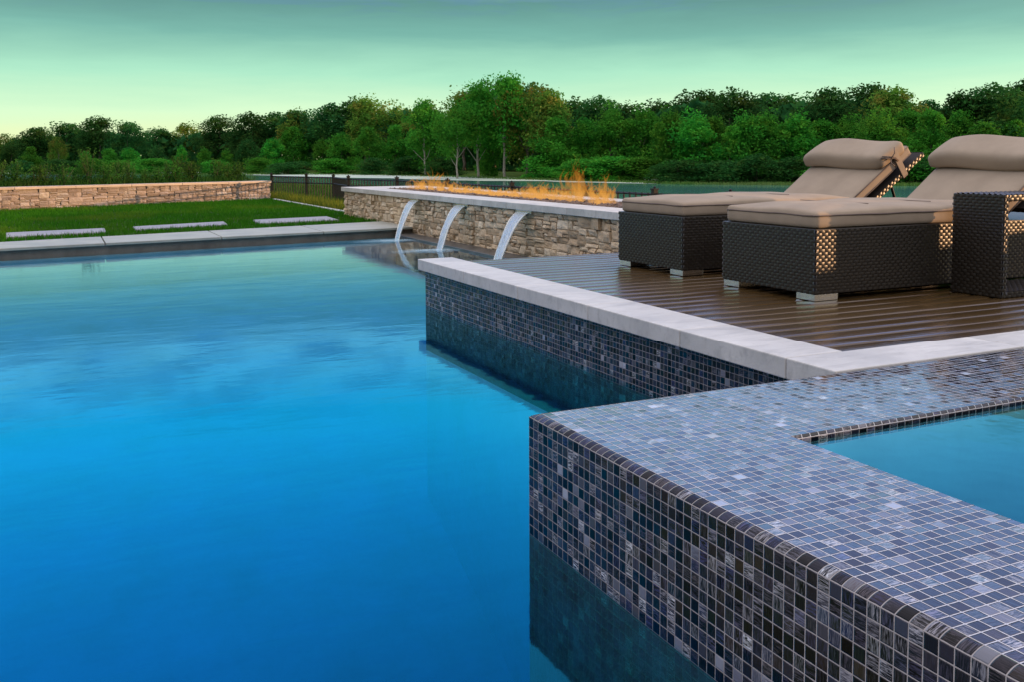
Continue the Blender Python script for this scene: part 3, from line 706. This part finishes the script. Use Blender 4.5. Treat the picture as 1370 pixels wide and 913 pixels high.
# skyline heights above the camera, as the tangent of the angle, along the bearing measured right of the middle of the view
SKY = [(-150, 185), (0, 180), (20, 172), (70, 166), (120, 159), (170, 163), (210, 173), (240, 166), (300, 160), (380, 151), (440, 142), (510, 131), (560, 134), (600, 142), (630, 120), (675, 108),
       (700, 116), (740, 127), (765, 143), (800, 132), (830, 139), (860, 140), (900, 127), (935, 119), (980, 126), (1030, 126), (1100, 123), (1150, 119), (1200, 116), (1240, 137), (1270, 132), (1300, 121), (1370, 114), (1500, 112)]
def bearing(px, depth):
    a = math.atan((px-685)/FPX); r_ = depth/math.cos(a); return Vector((math.sin(a+YAW)*r_, math.cos(a+YAW)*r_))
def hor(px): return 215.2-.0046*px
def tree(px, depth, ytop, kind, k, label, group, wide=1.0):
    p = bearing(px, depth); gz = ground_z(p.x, p.y)
    H = (hor(px)-ytop)/FPX*depth+.955-gz
    c, tr = make_variant(kind, k)
    T = thing({'dark': 'broadleaf_tree', 'bright': 'bushy_tree', 'turning': 'turning_tree', 'tall': 'pale_trunk_tree', 'bush': 'wild_bush'}[kind], label, 'tree' if kind != 'bush' else 'bush', (p.x, p.y, gz-.1), (px*1.7) % 6.28, group)
    s_ = H/10.3; T.scale = (s_*wide, s_*wide, s_)
    link('crown', c, T); link('trunk', tr, T)
    return T
rs = random.Random(11)
# back row of dark trees that makes the skyline
px = -70; i = 1
rows = []
while px < 1440:
    d = interp(DIST, px)*rs.uniform(1.10, 1.22); rows.append((px, d)); px += rs.uniform(34, 46)*(1 if px < 500 else 1.12)
for i, (px, d) in enumerate(rows, 1):
    yt = interp(SKY, px)+rs.uniform(-2, 6)
    tree(px, d, yt, 'dark' if rs.random() < .8 else 'turning', rs.randint(0, 4), f'dark round-crowned tree, {ORD[i]} from the left in the tall back row on the skyline', 'tall trees of the far skyline', wide=rs.uniform(1.25, 1.7) if px < 760 else rs.uniform(1.15, 1.5))
# front row of bushy trees along the bank
FR = [(-100, 205), (300, 196), (380, 182), (560, 168), (600, 160), (760, 152), (800, 152), (1000, 156), (1200, 158), (1300, 160), (1500, 158)]
px = -80; rows = []
while px < 1440:
    if not (590 < px < 735): rows.append((px, interp(DIST, px)*rs.uniform(.98, 1.10)))
    px += rs.uniform(25, 38)*(1 if px < 560 else 1.1)
for i, (px, d) in enumerate(rows, 1):
    yt = interp(FR, px)+rs.uniform(-10, 10)
    tree(px, d, yt, 'bright' if px > 350 else ('bush' if rs.random() < .6 else 'bright'), rs.randint(0, 4), f'leafy bright green tree, {ORD[i]} from the left in the front row above the bank', 'bushy trees along the far bank', wide=rs.uniform(.95, 1.35))
for px, yt, kd, kk, d, lb, wd in ((612, 142, 'tall', 1, 118, 'loose green tree with pale trunk, leftmost of the open clump in the middle', 1.0), (640, 118, 'tall', 2, 122, 'tall green tree with slender pale trunk behind the low flames', 1.05),
                              (676, 106, 'tall', 3, 120, 'tallest tree of the skyline, pale trunk and peaked green crown', 1.0), (706, 116, 'turning', 1, 119, 'tall tree with browning leaves right of the tallest tree', 1.1), (738, 126, 'turning', 2, 117, 'yellowish tree at the right end of the open clump', 1.0),
                              (570, 140, 'tall', 0, 138, 'single dark tree with a bare trunk left of the open clump', 1.1), (660, 150, 'bright', 2, 125, 'smaller bright green tree between the pale trunks of the open clump', .8),
                              (490, 134, 'turning', 0, 176, 'tree with brown leaves on the left skyline above the fence', 1.2), (395, 150, 'turning', 3, 186, 'small tree with orange tinged top on the left skyline', 1.1), (80, 185, 'turning', 4, 180, 'pale yellow green tree in front of the dark wood at far left', .8)):
    tree(px, d, yt, kd, kk, lb, None, wd)
# low bushes at the foot of the trees
px = -60; rows = []
while px < 1420: rows.append((px, interp(DIST, px)*rs.uniform(.93, .985))); px += rs.uniform(36, 60)
for i, (px, d) in enumerate(rows, 1):
    if 600 < px < 720: continue
    T = tree(px, d, hor(px)-rs.uniform(-3, 4), 'bush', rs.randint(0, 3), f'low dark bush, {ORD[i]} from the left along the water edge', 'low bushes at the foot of the trees', wide=rs.uniform(2.2, 3.4))
# the wood behind, which reads as one mass
r_ = np.random.default_rng(5); cs = []
for px in np.arange(-200, 1560, 1.1):
    d0 = interp(DIST, float(px)); n = 26
    for k in range(n):
        d = d0*r_.uniform(1.16, 1.42); p = bearing(float(px)+r_.uniform(-1, 1), d); top = (hor(px)-interp(SKY, float(px))-16)/FPX*d0*1.2
        cs.append((p.x, p.y, -1+r_.uniform(0, 1)**.75*(top+1.8)))
V = leaf_quads(np.array(cs), .85, 77); tag(link('woodland', quad_mesh(V, r_.uniform(0, .5, len(V)), LEAF_D)), 'dark wood filling in behind the trees across the lake', 'woodland', kind='stuff')
# reeds and grass along the far bank
def bank_s(r_, n):
    px = r_.uniform(-100, 1480, n); out = np.zeros((n, 3))
    for i in range(n):
        dd = interp(DIST, px[i])*r_.uniform(.91, .98); p = bearing(px[i], dd); out[i] = (p.x, p.y, max(-1.55, ground_z(p.x, p.y)-.05))
    return out
me = blades(22000, bank_s, .12, .38, .09, .5, 8); tag(link('bank_grass', me, None, BANKG), 'rough grass growing along the far bank of the lake', 'grass', kind='stuff')

# shrubs in the raised bed
def shrub_meshes(seed, spiky):
    r_ = np.random.default_rng(seed); P_ = []; T = []; mb = MB(); rs_ = random.Random(seed)
    for k in range(9 if not spiky else 13):
        an = rs_.uniform(0, 6.28); sp = rs_.uniform(.02, .26); h = rs_.uniform(.28, .50) if not spiky else rs_.uniform(.35, .62)
        tip = Vector((math.cos(an)*sp, math.sin(an)*sp, h)); mid = Vector((math.cos(an)*sp*.35, math.sin(an)*sp*.35, h*.5))
        mb.tube([(0, 0, -.02), mid, tip], [.006, .005, .002], 4)
        n = 55 if not spiky else 42
        for i in range(n):
            f = r_.uniform(.25, 1.03); p = mid.lerp(tip, (f-.5)*2) if f > .5 else Vector((0, 0, 0)).lerp(mid, f*2)
            s_ = .075*(1.15-f) + (.02 if not spiky else .008)
            P_.append((p.x+r_.normal(0, s_), p.y+r_.normal(0, s_), p.z+r_.normal(0, .02))); T.append(np.clip(f*.8+r_.normal(0, .15), 0, 1))
    return quad_mesh(leaf_quads(np.array(P_), .024 if not spiky else .020, seed), T, LEAF_S), mb.mesh('stem', STEM)
SHM = [shrub_meshes(40+k, k % 2 == 1) for k in range(5)]
i = 0; s_ = .35; rs = random.Random(5); spots = []
while s_ < 8.2:
    spots.append((s_, rs.uniform(.55, .8))); s_ += rs.uniform(.20, .29)
for k, (s_, d) in enumerate(spots, 1):
    if k == 4: continue
    v_ = rs.randint(0, 4); p = along(s_, d)
    T = thing('garden_shrub', f'{"spiky light green" if v_ % 2 else "rounded dark green"} shrub behind the low wall, {ORD[min(k, 39)]} from its right end', 'shrub', (p.x, p.y, .42), rs.uniform(0, 6), 'shrubs in the raised bed')
    g = rs.uniform(.8, 1.15); T.scale = (g*1.1, g*1.1, g*rs.choice((.85, 1.0, 1.12)))
    link('foliage', SHM[v_][0], T); link('stem', SHM[v_][1], T)
def bed_s(r_, n):
    a = r_.uniform(0, 9, n); b_ = r_.uniform(.36, 2.2, n); c, sn = math.cos(aL), math.sin(aL)
    return np.stack([LB1[0]-c*a-sn*b_, LB1[1]-sn*a+c*b_, np.full(n, .42)], 1)
me = blades(16000, bed_s, .06, .26, .008, .9, 12); tag(link('ground_cover', me, None, LEAF_S), 'low ground cover between the shrubs of the raised bed', 'ground cover', kind='stuff')
# yellow grasses at the foot of the fence
def strip_s(r_, n):
    y = r_.uniform(14.7, 22.5, n); x = 4.42+np.abs(r_.normal(0, .16, n)); return np.stack([x, y, np.full(n, -.02)], 1)
me = blades(5200, strip_s, .08, .30, .010, .7, 14); tag(link('ornamental_grass', me, None, LEAF_G), 'yellow green grasses at the foot of the black fence', 'grass', kind='stuff')
def rough_s(r_, n):
    x = r_.uniform(4.5, 13, n); y = r_.uniform(16, 40, n); k = x < 4.5+(y-14)*.45; x, y = x[k], y[k]; return np.stack([x, y, np.array([ground_z(a, b_) for a, b_ in zip(x, y)])-.02], 1)
me = blades(26000, rough_s, .08, .35, .02, .7, 15); tag(link('meadow_grass', me, None, LEAF_S), 'rough dark grass on the slope behind the fence', 'grass', kind='stuff')

# ============================================================ FENCE
FP = [(4.58, 22.7), (5.05, 21.2), (5.40, 20.2), (5.22, 18.4), (5.62, 16.6), (5.66, 14.2), (5.70, 11.9), (5.72, 9.9), (5.80, 8.55), (5.90, 7.4), (6.05, 6.0), (6.3, 4.4), (6.6, 2.8)]
fence = thing('metal_fence', 'black metal picket fence running behind the fountain wall', 'fence', (FP[0][0], FP[0][1], 0))
def frel(x, y, z): return (x-FP[0][0], y-FP[0][1], z)
FT = .585
for (ax, ay), (bx, by) in zip(FP, FP[1:]):
    L = math.hypot(bx-ax, by-ay); n = int(L/.105); mb = MB(); a = math.atan2(by-ay, bx-ax)
    zb0, zb1 = ground_z(ax, ay)+.06, ground_z(bx, by)+.06
    def bar(x, y, z0, z1, s):
        c, sn = math.cos(a)*s, math.sin(a)*s
        mb.prism([frel(x+cc, y+ss, 0)[:2] for cc, ss in ((-c+sn, -sn-c), (c+sn, sn-c), (c-sn, sn+c), (-c-sn, -sn+c))], z0, z1)
    for k in range(1, n): f = k/n; bar(ax+(bx-ax)*f, ay+(by-ay)*f, zb0+(zb1-zb0)*f, FT-.004, .0075)
    mb.build('picket_panel', BLACKM, fence)
    mr = MB()
    for za_, zc_ in ((FT-.02, FT-.02), (FT-.15, FT-.15), (zb0+.05, zb1+.05)):
        mr = MB(); mr.tube([frel(ax, ay, za_), frel(bx, by, zc_)], .013, 4); mr.build('rail', BLACKM, fence)
for (x, y) in FP:
    mb = MB(); X, Y, _ = frel(x, y, 0); mb.box(X-.027, X+.027, Y-.027, Y+.027, ground_z(x, y)-.1, FT+.03); po = mb.build('post', BLACKM, fence)
    mb = MB(); mb.box(X-.034, X+.034, Y-.034, Y+.034, FT+.0305, FT+.045); mb.tube([(X, Y, FT+.045), (X, Y, FT+.058), (X, Y, FT+.068)], [.010, .018, .006], 8); mb.build('post_cap', BLACKM, po)

# ============================================================ WATERFALLS
m, t = material('falling_water')
v = t.n('ShaderNodeTexCoord').outputs['UV']
st = t.noise(t.vec('MULTIPLY', v, (22, 1.1, 1)), 1.0, 5, .6, .4); st2 = t.noise(t.vec('MULTIPLY', v, (60, 2.0, 1)), 1.0, 3, .6)
f = t.math('ADD', t.math('MULTIPLY', t.ramp(st, [(.35, (0, 0, 0)), (.65, (1, 1, 1))]), .34), t.math('MULTIPLY', st2, .16), clamp=True)
df = t.n('ShaderNodeBsdfDiffuse', {'Color': (.84, .86, .82, 1)}); tl = t.n('ShaderNodeBsdfTranslucent', {'Color': (.7, .85, .88, 1)})
dd = t.n('ShaderNodeMixShader', {0: .4, 1: df.outputs[0], 2: tl.outputs[0]})
bp = t.n('ShaderNodeBump', {'Strength': .5, 'Distance': .01, 'Height': st})
gl = t.n('ShaderNodeBsdfGlossy', {'Color': (.95, 1, 1, 1), 'Roughness': .15, 'Normal': bp.outputs[0]}); tr = t.n('ShaderNodeBsdfTransparent', {'Color': (.92, .98, .98, 1)})
gt = t.n('ShaderNodeMixShader', {0: .30, 1: tr.outputs[0], 2: gl.outputs[0]})
finish(t, t.n('ShaderNodeMixShader', {0: f, 1: gt.outputs[0], 2: dd.outputs[0]}).outputs[0]); FALLW = m
m, t = material('foam')
v = t.n('ShaderNodeTexCoord').outputs['Object']
r0 = t.n('ShaderNodeAttribute', attribute_name='edge').outputs['Fac']
nf = t.noise(v, 9, 5, .6, .5)
al = t.math('MULTIPLY', t.math('MULTIPLY', r0, t.ramp(nf, [(.3, (.3, .3, .3)), (.7, (1, 1, 1))])), .85, clamp=True)
df = t.n('ShaderNodeBsdfDiffuse', {'Color': (.55, .78, .9, 1)}); tr = t.n('ShaderNodeBsdfTransparent')
finish(t, t.n('ShaderNodeMixShader', {0: al, 1: tr.outputs[0], 2: df.outputs[0]}).outputs[0]); FOAM = m
falls = [('leftmost of the three water sheets pouring from the stone wall into the pool', 11.23, .23, -.45, -.62), ('middle water sheet of three pouring from the stone wall', 9.72, .23, -.45, -.46), ('rightmost water sheet, falling behind the end of the deck coping', 8.17, .23, -.40, -.25)]
for lb, yc, wd, ox, oy in falls:
    T = thing('waterfall', lb, 'waterfall', (4.035, yc, 0), 0, 'water sheets of the fountain wall')
    V = []; F = []; UVs = []; n, mw = 22, 14
    zt0, zt1 = .443, -.01
    for side in (0, 1):
        for i in range(n+1):
            s_ = i/n; tt = s_; x = ox*tt**.92; z = zt0+(zt1-zt0)*(.42*tt+.58*tt*tt); y0 = oy*tt**1.1; wl = wd*(1-.42*tt)
            th = .012*(1-.3*tt)
            for j in range(mw+1):
                u = j/mw-.5; edge = .010 if abs(u) > .44 else 0
                wob = .006*noise.noise(Vector((u*9, s_*3, yc)))*(1+2*tt)
                V.append((x+(th/2+edge/2)*(1 if side else -1)+wob, y0+u*wl, z+wob*.3)); UVs.append((u*wd*3, s_*.5))
    L = (n+1)*(mw+1)
    for side in (0, 1):
        for i in range(n):
            for j in range(mw):
                a = side*L+i*(mw+1)+j; q_ = (a, a+1, a+mw+2, a+mw+1); F.append(q_ if not side else tuple(reversed(q_)))
    for i in range(n):
        for j in (0, mw):
            a = i*(mw+1)+j; F.append((a, a+mw+1, a+mw+1+L, a+L))
    me = bpy.data.meshes.new('water_sheet'); me.from_pydata(V, [], F); ul = me.uv_layers.new(name='UVMap')
    ul.data.foreach_set('uv', [c for lp in me.loops for c in UVs[lp.vertex_index]]); me.polygons.foreach_set('use_smooth', [True]*len(F)); me.materials.append(FALLW); link('water_sheet', me, T)
    # churned water where it lands
    V = [(0, 0, .014)]; F = []; E_ = [1.0]; nr, na = 7, 28
    for i in range(1, nr+1):
        for j in range(na):
            an = 2*math.pi*j/na; r = i/nr; bx = .30 if math.cos(an) > 0 else .62
            V.append((r*math.cos(an)*bx, r*math.sin(an)*.26*(1+.2*math.sin(an*5+yc)), .003+.012*(1-r)**1.5+.004*noise.noise(Vector((r*5, an*2, yc))))); E_.append((1-r)**1.3)
    for j in range(na): F.append((0, 1+j, 1+(j+1) % na))
    for i in range(nr-1):
        for j in range(na): a = 1+i*na; F.append((a+j, a+na+j, a+na+(j+1) % na, a+(j+1) % na))
    me = bpy.data.meshes.new('splash'); me.from_pydata([(x+ox*1.02, y+oy, z) for x, y, z in V], [], F); at = me.attributes.new('edge', 'FLOAT', 'POINT'); at.data.foreach_set('value', E_)
    me.materials.append(FOAM); me.polygons.foreach_set('use_smooth', [True]*len(F)); link('splash', me, T)

# ============================================================ FLAMES
m, t = material('flame')
v = t.n('ShaderNodeTexCoord').outputs['Object']
nf = t.noise(v, 7, 4, .6, 1.0)
hgt = t.n('ShaderNodeSeparateXYZ', {0: v}).outputs[2]
colf = t.ramp(t.math('MULTIPLY', hgt, 2.2), [(0, (1.0, .50, .14)), (.3, (.85, .36, .05)), (.8, (.50, .17, .02))])
em = t.n('ShaderNodeEmission', {'Color': colf, 'Strength': .85}); tr = t.n('ShaderNodeBsdfTransparent')
lw = t.n('ShaderNodeLayerWeight', {'Blend': .35}).outputs['Facing']
al = t.math('MULTIPLY', t.math('MULTIPLY', t.ramp(nf, [(.32, (.08, .08, .08)), (.66, (1, 1, 1))]), t.math('SUBTRACT', 1.0, lw)), t.n('ShaderNodeMapRange', {0: hgt, 1: 0.0, 2: .5, 3: .36, 4: .18}).outputs[0], clamp=True)
finish(t, t.n('ShaderNodeMixShader', {0: al, 1: tr.outputs[0], 2: em.outputs[0]}).outputs[0]); FLAME = m
def flame(label, y0, y1, prof, n, seed):
    T_ = MB(); rs_ = random.Random(seed)
    for q_ in range(n):
        f = rs_.random(); y = y0+(y1-y0)*f; hmax = interp(prof, f); fat = q_ % 3 > 0
        h = hmax*rs_.uniform(.45, 1.0)*(1 if not fat else .85); x = rs_.uniform(-.10, .10)
        pts = []; rr = []; k = 12; ph = rs_.uniform(0, 6.28); sw = min(.3*h, rs_.uniform(.02, .08)); ln = rs_.uniform(-.22, .22)*h; r0 = rs_.uniform(.022, .05) if fat else rs_.uniform(.004, .009)
        for i in range(k+1):
            g = i/k; pts.append((x+sw*math.sin(ph+g*5.0)*g, (y-y0)+sw*math.cos(ph*1.7+g*6.5)*g**.7+ln*g, h*g)); rr.append(max(.0012, r0*(math.sin(math.pi*min(1, g*.8+.16)))*(1-g*.55)*rs_.uniform(.8, 1.2)))
        T_.tube(pts, rr, 8, close=False)
    o = T_.build('flame', FLAME, None, smooth=True); o.location = (4.70, y0, .51); tag(o, label, 'flame', 'flames of the fire trough'); return o
flame('broad low tangle of orange flame at the left end of the trough', 11.0, 13.1, [(0, .13), (.25, .17), (.45, .22), (.58, .42), (.72, .24), (1, .20)], 125, 1)
flame('low flickering orange flame between the left tangle and the middle flames', 9.45, 11.05, [(0, .15), (.5, .12), (1, .14)], 120, 2)
flame('middle orange flames left of the tall plume', 8.52, 9.50, [(0, .18), (.4, .22), (.75, .26), (1, .18)], 80, 3)
flame('tall narrow flame plume, highest of the fire', 8.28, 8.42, [(0, .48), (.5, .54), (1, .44)], 24, 4)
flame('separate upright flame at the right end of the fire', 7.66, 7.92, [(0, .28), (.5, .36), (1, .30)], 30, 5)

# ============================================================ LOUNGERS
def weave(W, H, cw=.036, chh=.0145, seed=0, d=.0052):
    """woven strand faces on a W x H panel in the xz plane, facing -y"""
    mb = MB(); rs_ = random.Random(seed); nc = max(1, round(W/cw)); nr_ = max(1, round(H/chh)); cw = W/nc; chh = H/nr_
    for j in range(nr_):
        for i in range(-1, nc+1):
            x0 = (i+(.5 if j % 2 else 0))*cw; x1 = x0+cw; x0c, x1c = max(0, x0), min(W, x1)
            if x1c-x0c < cw*.2: continue
            z0 = j*chh+.0004; z1 = z0+chh-.0008; dd = d*rs_.uniform(.75, 1.2); V = []
            for fx_ in (0, .28, .5, .72, 1):
                x = x0+(x1-x0)*fx_; x = min(max(x, x0c), x1c); ar = math.sin(math.pi*min(max((x-x0)/cw, 0), 1))
                for fz, k_ in ((0, .55), (.5, 1), (1, .55)): V.append((x, -.0005-dd*ar*k_, z0+(z1-z0)*fz))
            mb.add(V, [(a*3+b, (a+1)*3+b, (a+1)*3+b+1, a*3+b+1) for a in range(4) for b in range(2)], rs_.random())
    return mb
def place(mb, o, xdir, ndir):
    """put a panel at o with its x along xdir and its outside along ndir"""
    xd = Vector(xdir); nd = Vector(ndir); zd = Vector((0, 0, 1))
    Mx = Matrix((xd, -nd, zd)).transposed().to_4x4(); Mx.translation = o; return transform(mb, Mx)
def wicker_box(x0, x1, y0, y1, z0, z1, seed, sides='xXyY'):
    mb = MB(); H = z1-z0
    def merge(b): mb.add(b.v, b.f, .5); mb.a[-len(b.a):] = b.a
    if 'x' in sides: merge(place(weave(y1-y0, H, seed=seed), (x0, y1, z0), (0, -1, 0), (-1, 0, 0)))
    if 'y' in sides: merge(place(weave(x1-x0, H, seed=seed+1), (x0, y0, z0), (1, 0, 0), (0, -1, 0)))
    if 'X' in sides: merge(place(weave(y1-y0, H, seed=seed+2), (x1, y0, z0), (0, 1, 0), (1, 0, 0)))
    if 'Y' in sides: merge(place(weave(x1-x0, H, seed=seed+3), (x1, y1, z0), (-1, 0, 0), (0, 1, 0)))
    return mb
def piping(parent, pts, r=.0042):
    mb = MB(); mb.tube(pts, r, 6); return mb.build('piping', PIPING, parent, smooth=True)
def make_lounger(name, label, group):
    W = .66; LN = 1.98; T = thing(name, label, 'sun lounger', (3.08, 3.257, DZ), 0, group)
    zb, zt = .034, .327
    mb = MB(); mb.box(.004, LN-.004, .004, W-.004, zb, zt-.006); body = mb.build('base', WICKER_B, T)
    wicker_box(0, LN, 0, W, zb, zt, 1).build('woven_strands', WICKER, body, smooth=True)
    mb = MB(); mb.box(-.003, LN+.003, -.003, W+.003, zt-.006, zt+.004); mb.build('top_rim', WICKER, body, bevel=.003)
    for fx_, fy in ((.004, .004), (.004, W-.124), (LN-.144, .004), (LN-.144, W-.124)):
        mb = MB(); mb.box(fx_, fx_+.14, fy, fy+.12, .0015, zb-.001); mb.build('foot', METAL, T, bevel=.002)
    # seat cushion
    SL = 1.26
    c = rounded_box(SL, W-.015, .078, .020, crown=.028, n=(48, 24, 6), jitter=.010, seed=3); transform(c, Matrix.Translation((SL/2+.008, W/2, zt+.004)))
    cu = c.build('seat_cushion', FABRIC, T, smooth=True)
    z_ = zt+.004+.060; e = .004; pts = []
    x0, x1, y0, y1 = .008+e, SL+.008-e, .0075+e, W-.0075-e; rc = .018
    loop = []
    for cx, cy, a0 in ((x0+rc, y0+rc, 180), (x1-rc, y0+rc, 270), (x1-rc, y1-rc, 0), (x0+rc, y1-rc, 90)):
        for k in range(5): a_ = rad(a0+22.5*k); loop.append((cx+math.cos(a_)*(rc+.004), cy+math.sin(a_)*(rc+.004), z_))
    dense = []
    for a_, b_ in zip(loop, loop[1:]+loop[:1]):
        nn = max(1, int((Vector(b_)-Vector(a_)).length/.06))
        for k in range(nn): p = Vector(a_).lerp(Vector(b_), k/nn); p.z += .0035*noise.noise(Vector((p.x*6, p.y*6, 2))); dense.append(p)
    piping(cu, dense+[dense[0]])
    for xx in (.42, .84):                       # buttons' pull creases: shallow tufts as short seams
        piping(cu, [(xx, .10+k*.046, zt+.004+.078+.026*.995-.001) for k in range(11)], .0018)
    # backrest: wicker frame, cushion, pillow - all tilted about the hinge
    A = rad(-35.0); hx, hz = 1.276, zt+.010; BL = .59
    Mt = Matrix.Translation((hx, 0, hz)) @ Matrix.Rotation(A, 4, 'Y')
    fr = MB(); fr.box(.14, BL+.065, .0, W, -.060, -.036); transform(fr, Mt); fo = fr.build('back_frame', WICKER_B, T)
    wv = MB(); b = wicker_box(.14, BL+.065, .0, W, -.062, -.034, 20); wv.add(b.v, b.f); wv.a = b.a; transform(wv, Mt); wv.build('woven_strands', WICKER, fo, smooth=True)
    c = rounded_box(BL-.005, W-.02, .066, .014, crown=.010, n=(28, 20, 6), jitter=.007, seed=9)
    transform(c, Mt @ Matrix.Translation(((BL-.005)/2, W/2, .002))); bc = c.build('back_cushion', FABRIC, T, smooth=True)
    for zz in (.012, .060):
        pts = [Mt @ Vector((x, y, zz)) for x, y in ((.0, .012), (BL*.33, .010), (BL*.66, .011), (BL-.012, .012), (BL-.004, .03), (BL-.003, W/2), (BL-.004, W-.03), (BL-.012, W-.012), (BL*.5, W-.011), (0, W-.012))]
        piping(bc, pts)
    # head pillow over the upper end, pinched at its ends
    c = rounded_box(.245, W+.02, .098, .030, crown=.016, n=(18, 34, 8), jitter=.014, seed=14)
    out = []
    for x, y, z in c.v:
        f = abs(y)/(W/2+.0125); k_ = 1-.16*max(0, f-.84)/.16; out.append((x*(1-.04*f)*1.0, y, .105*.3+(z-.105*.3)*k_+.010*math.sin(y*9)))
    c.v = out
    transform(c, Mt @ Matrix.Translation((BL-.165, W/2, .062)) @ Matrix.Rotation(rad(7), 4, 'Y')); pl = c.build('head_pillow', FABRIC, T, smooth=True)
    b_ = MB(); xa_, xb_ = BL-.165, BL-.120
    b_.box(xa_, xb_, -.010, -.004, -.066, .105); b_.box(xa_, xb_, -.010, W+.010, -.072, -.0665); b_.box(xa_, xb_, W+.004, W+.010, -.066, .105); transform(b_, Mt); b_.build('strap', FABRIC, pl, bevel=.002)
    tie = MB()
    for dx_ in (0, .018):
        tie.tube([Mt @ Vector(p) for p in ((BL-.262+dx_, -.014, .150), (BL-.22+dx_, -.020, .118), (BL-.17+dx_*.4, -.018, .085), (BL-.15+dx_*.3, -.012, .05))], .0042, 6)
    tie.tube([Mt @ Vector(p) for p in ((BL-.20, -.018, .10), (BL-.175, -.042, .125), (BL-.145, -.03, .15))], .0035, 5); tie.tube([Mt @ Vector(p) for p in ((BL-.20, -.018, .10), (BL-.235, -.045, .09), (BL-.21, -.035, .055))], .0035, 5)
    tie.build('tie', PIPING, pl, smooth=True)
    # support strut under the raised back
    mb = MB(); 
    for yy in (.10, W-.10):
        p0 = Mt @ Vector((.42, 0, -.055)); mb.tube([(p0.x, yy, p0.z), (hx+.46, yy, zt)], .009, 6)
    mb.build('back_strut', BLACKM, T, smooth=True)
    return T
L2 = make_lounger('sun_lounger', 'nearer wicker sun lounger in front, with taupe cushions and small table beside it', 'wicker sun loungers on the deck')
L1 = copy_tree(L2); L1.location = (3.105, 4.30, DZ); L1['label'] = 'farther wicker sun lounger, its tied head pillow and raised back seen side on'

# ---- side table
T = thing('side_table', 'black woven side table open at the front, beside the nearer lounger', 'table', (3.915, 2.945, DZ))
W = .275; Ht = .478; LX = .52; th = .026
def wpanel(name, x0, x1, z0, z1, seed):
    mb = MB(); mb.box(x0+.003, x1-.003, .003, W-.003, z0+.001, z1-.003); o = mb.build(name, WICKER_B, T)
    b = wicker_box(x0, x1, 0, W, z0, z1, seed); n_ = weave(x1-x0, W, seed=seed+7)
    n_.v = [(x+x0, z, z1-y) for x, y, z in n_.v]; b.add(n_.v, n_.f); b.a[-len(n_.a):] = n_.a
    n2 = weave(x1-x0, W, seed=seed+9); n2.v = [(x+x0, z, z0+y) for x, y, z in n2.v]; b.add(n2.v, n2.f)
    b.build('woven_strands', WICKER, o, smooth=True)
wpanel('side_panel', 0, th, 0.002, Ht, 50)
wpanel('table_top', th+.001, LX, Ht-th, Ht, 60)
wpanel('table_foot', th+.001, LX, .002, th+.002, 70)

# ---- low wall added out of view at right to shade the lounger bases
gw = thing('shade_wall', 'added low ledgestone wall, unseen at right, that shades the lounger bases', 'wall', (7.5, 2.25, 0))
mb = rubble(3.2, .52, 33, size=(.14, .066)); transform(mb, Matrix(((0, -1, 0, 0), (-1, 0, 0, 0), (0, 0, 1, .30), (0, 0, 0, 1)))); mb.f = [tuple(reversed(f)) for f in mb.f]; mb.build('stone_facing', STONE, gw)
mb = MB(); mb.box(.008, .30, -3.2, 0, .302, .815); mb.build('core', MORTAR, gw)
mb = MB(); mb.box(-.04, .34, -3.22, .03, .8205, .86); mb.build('coping_slab', COPING, gw, bevel=.005)
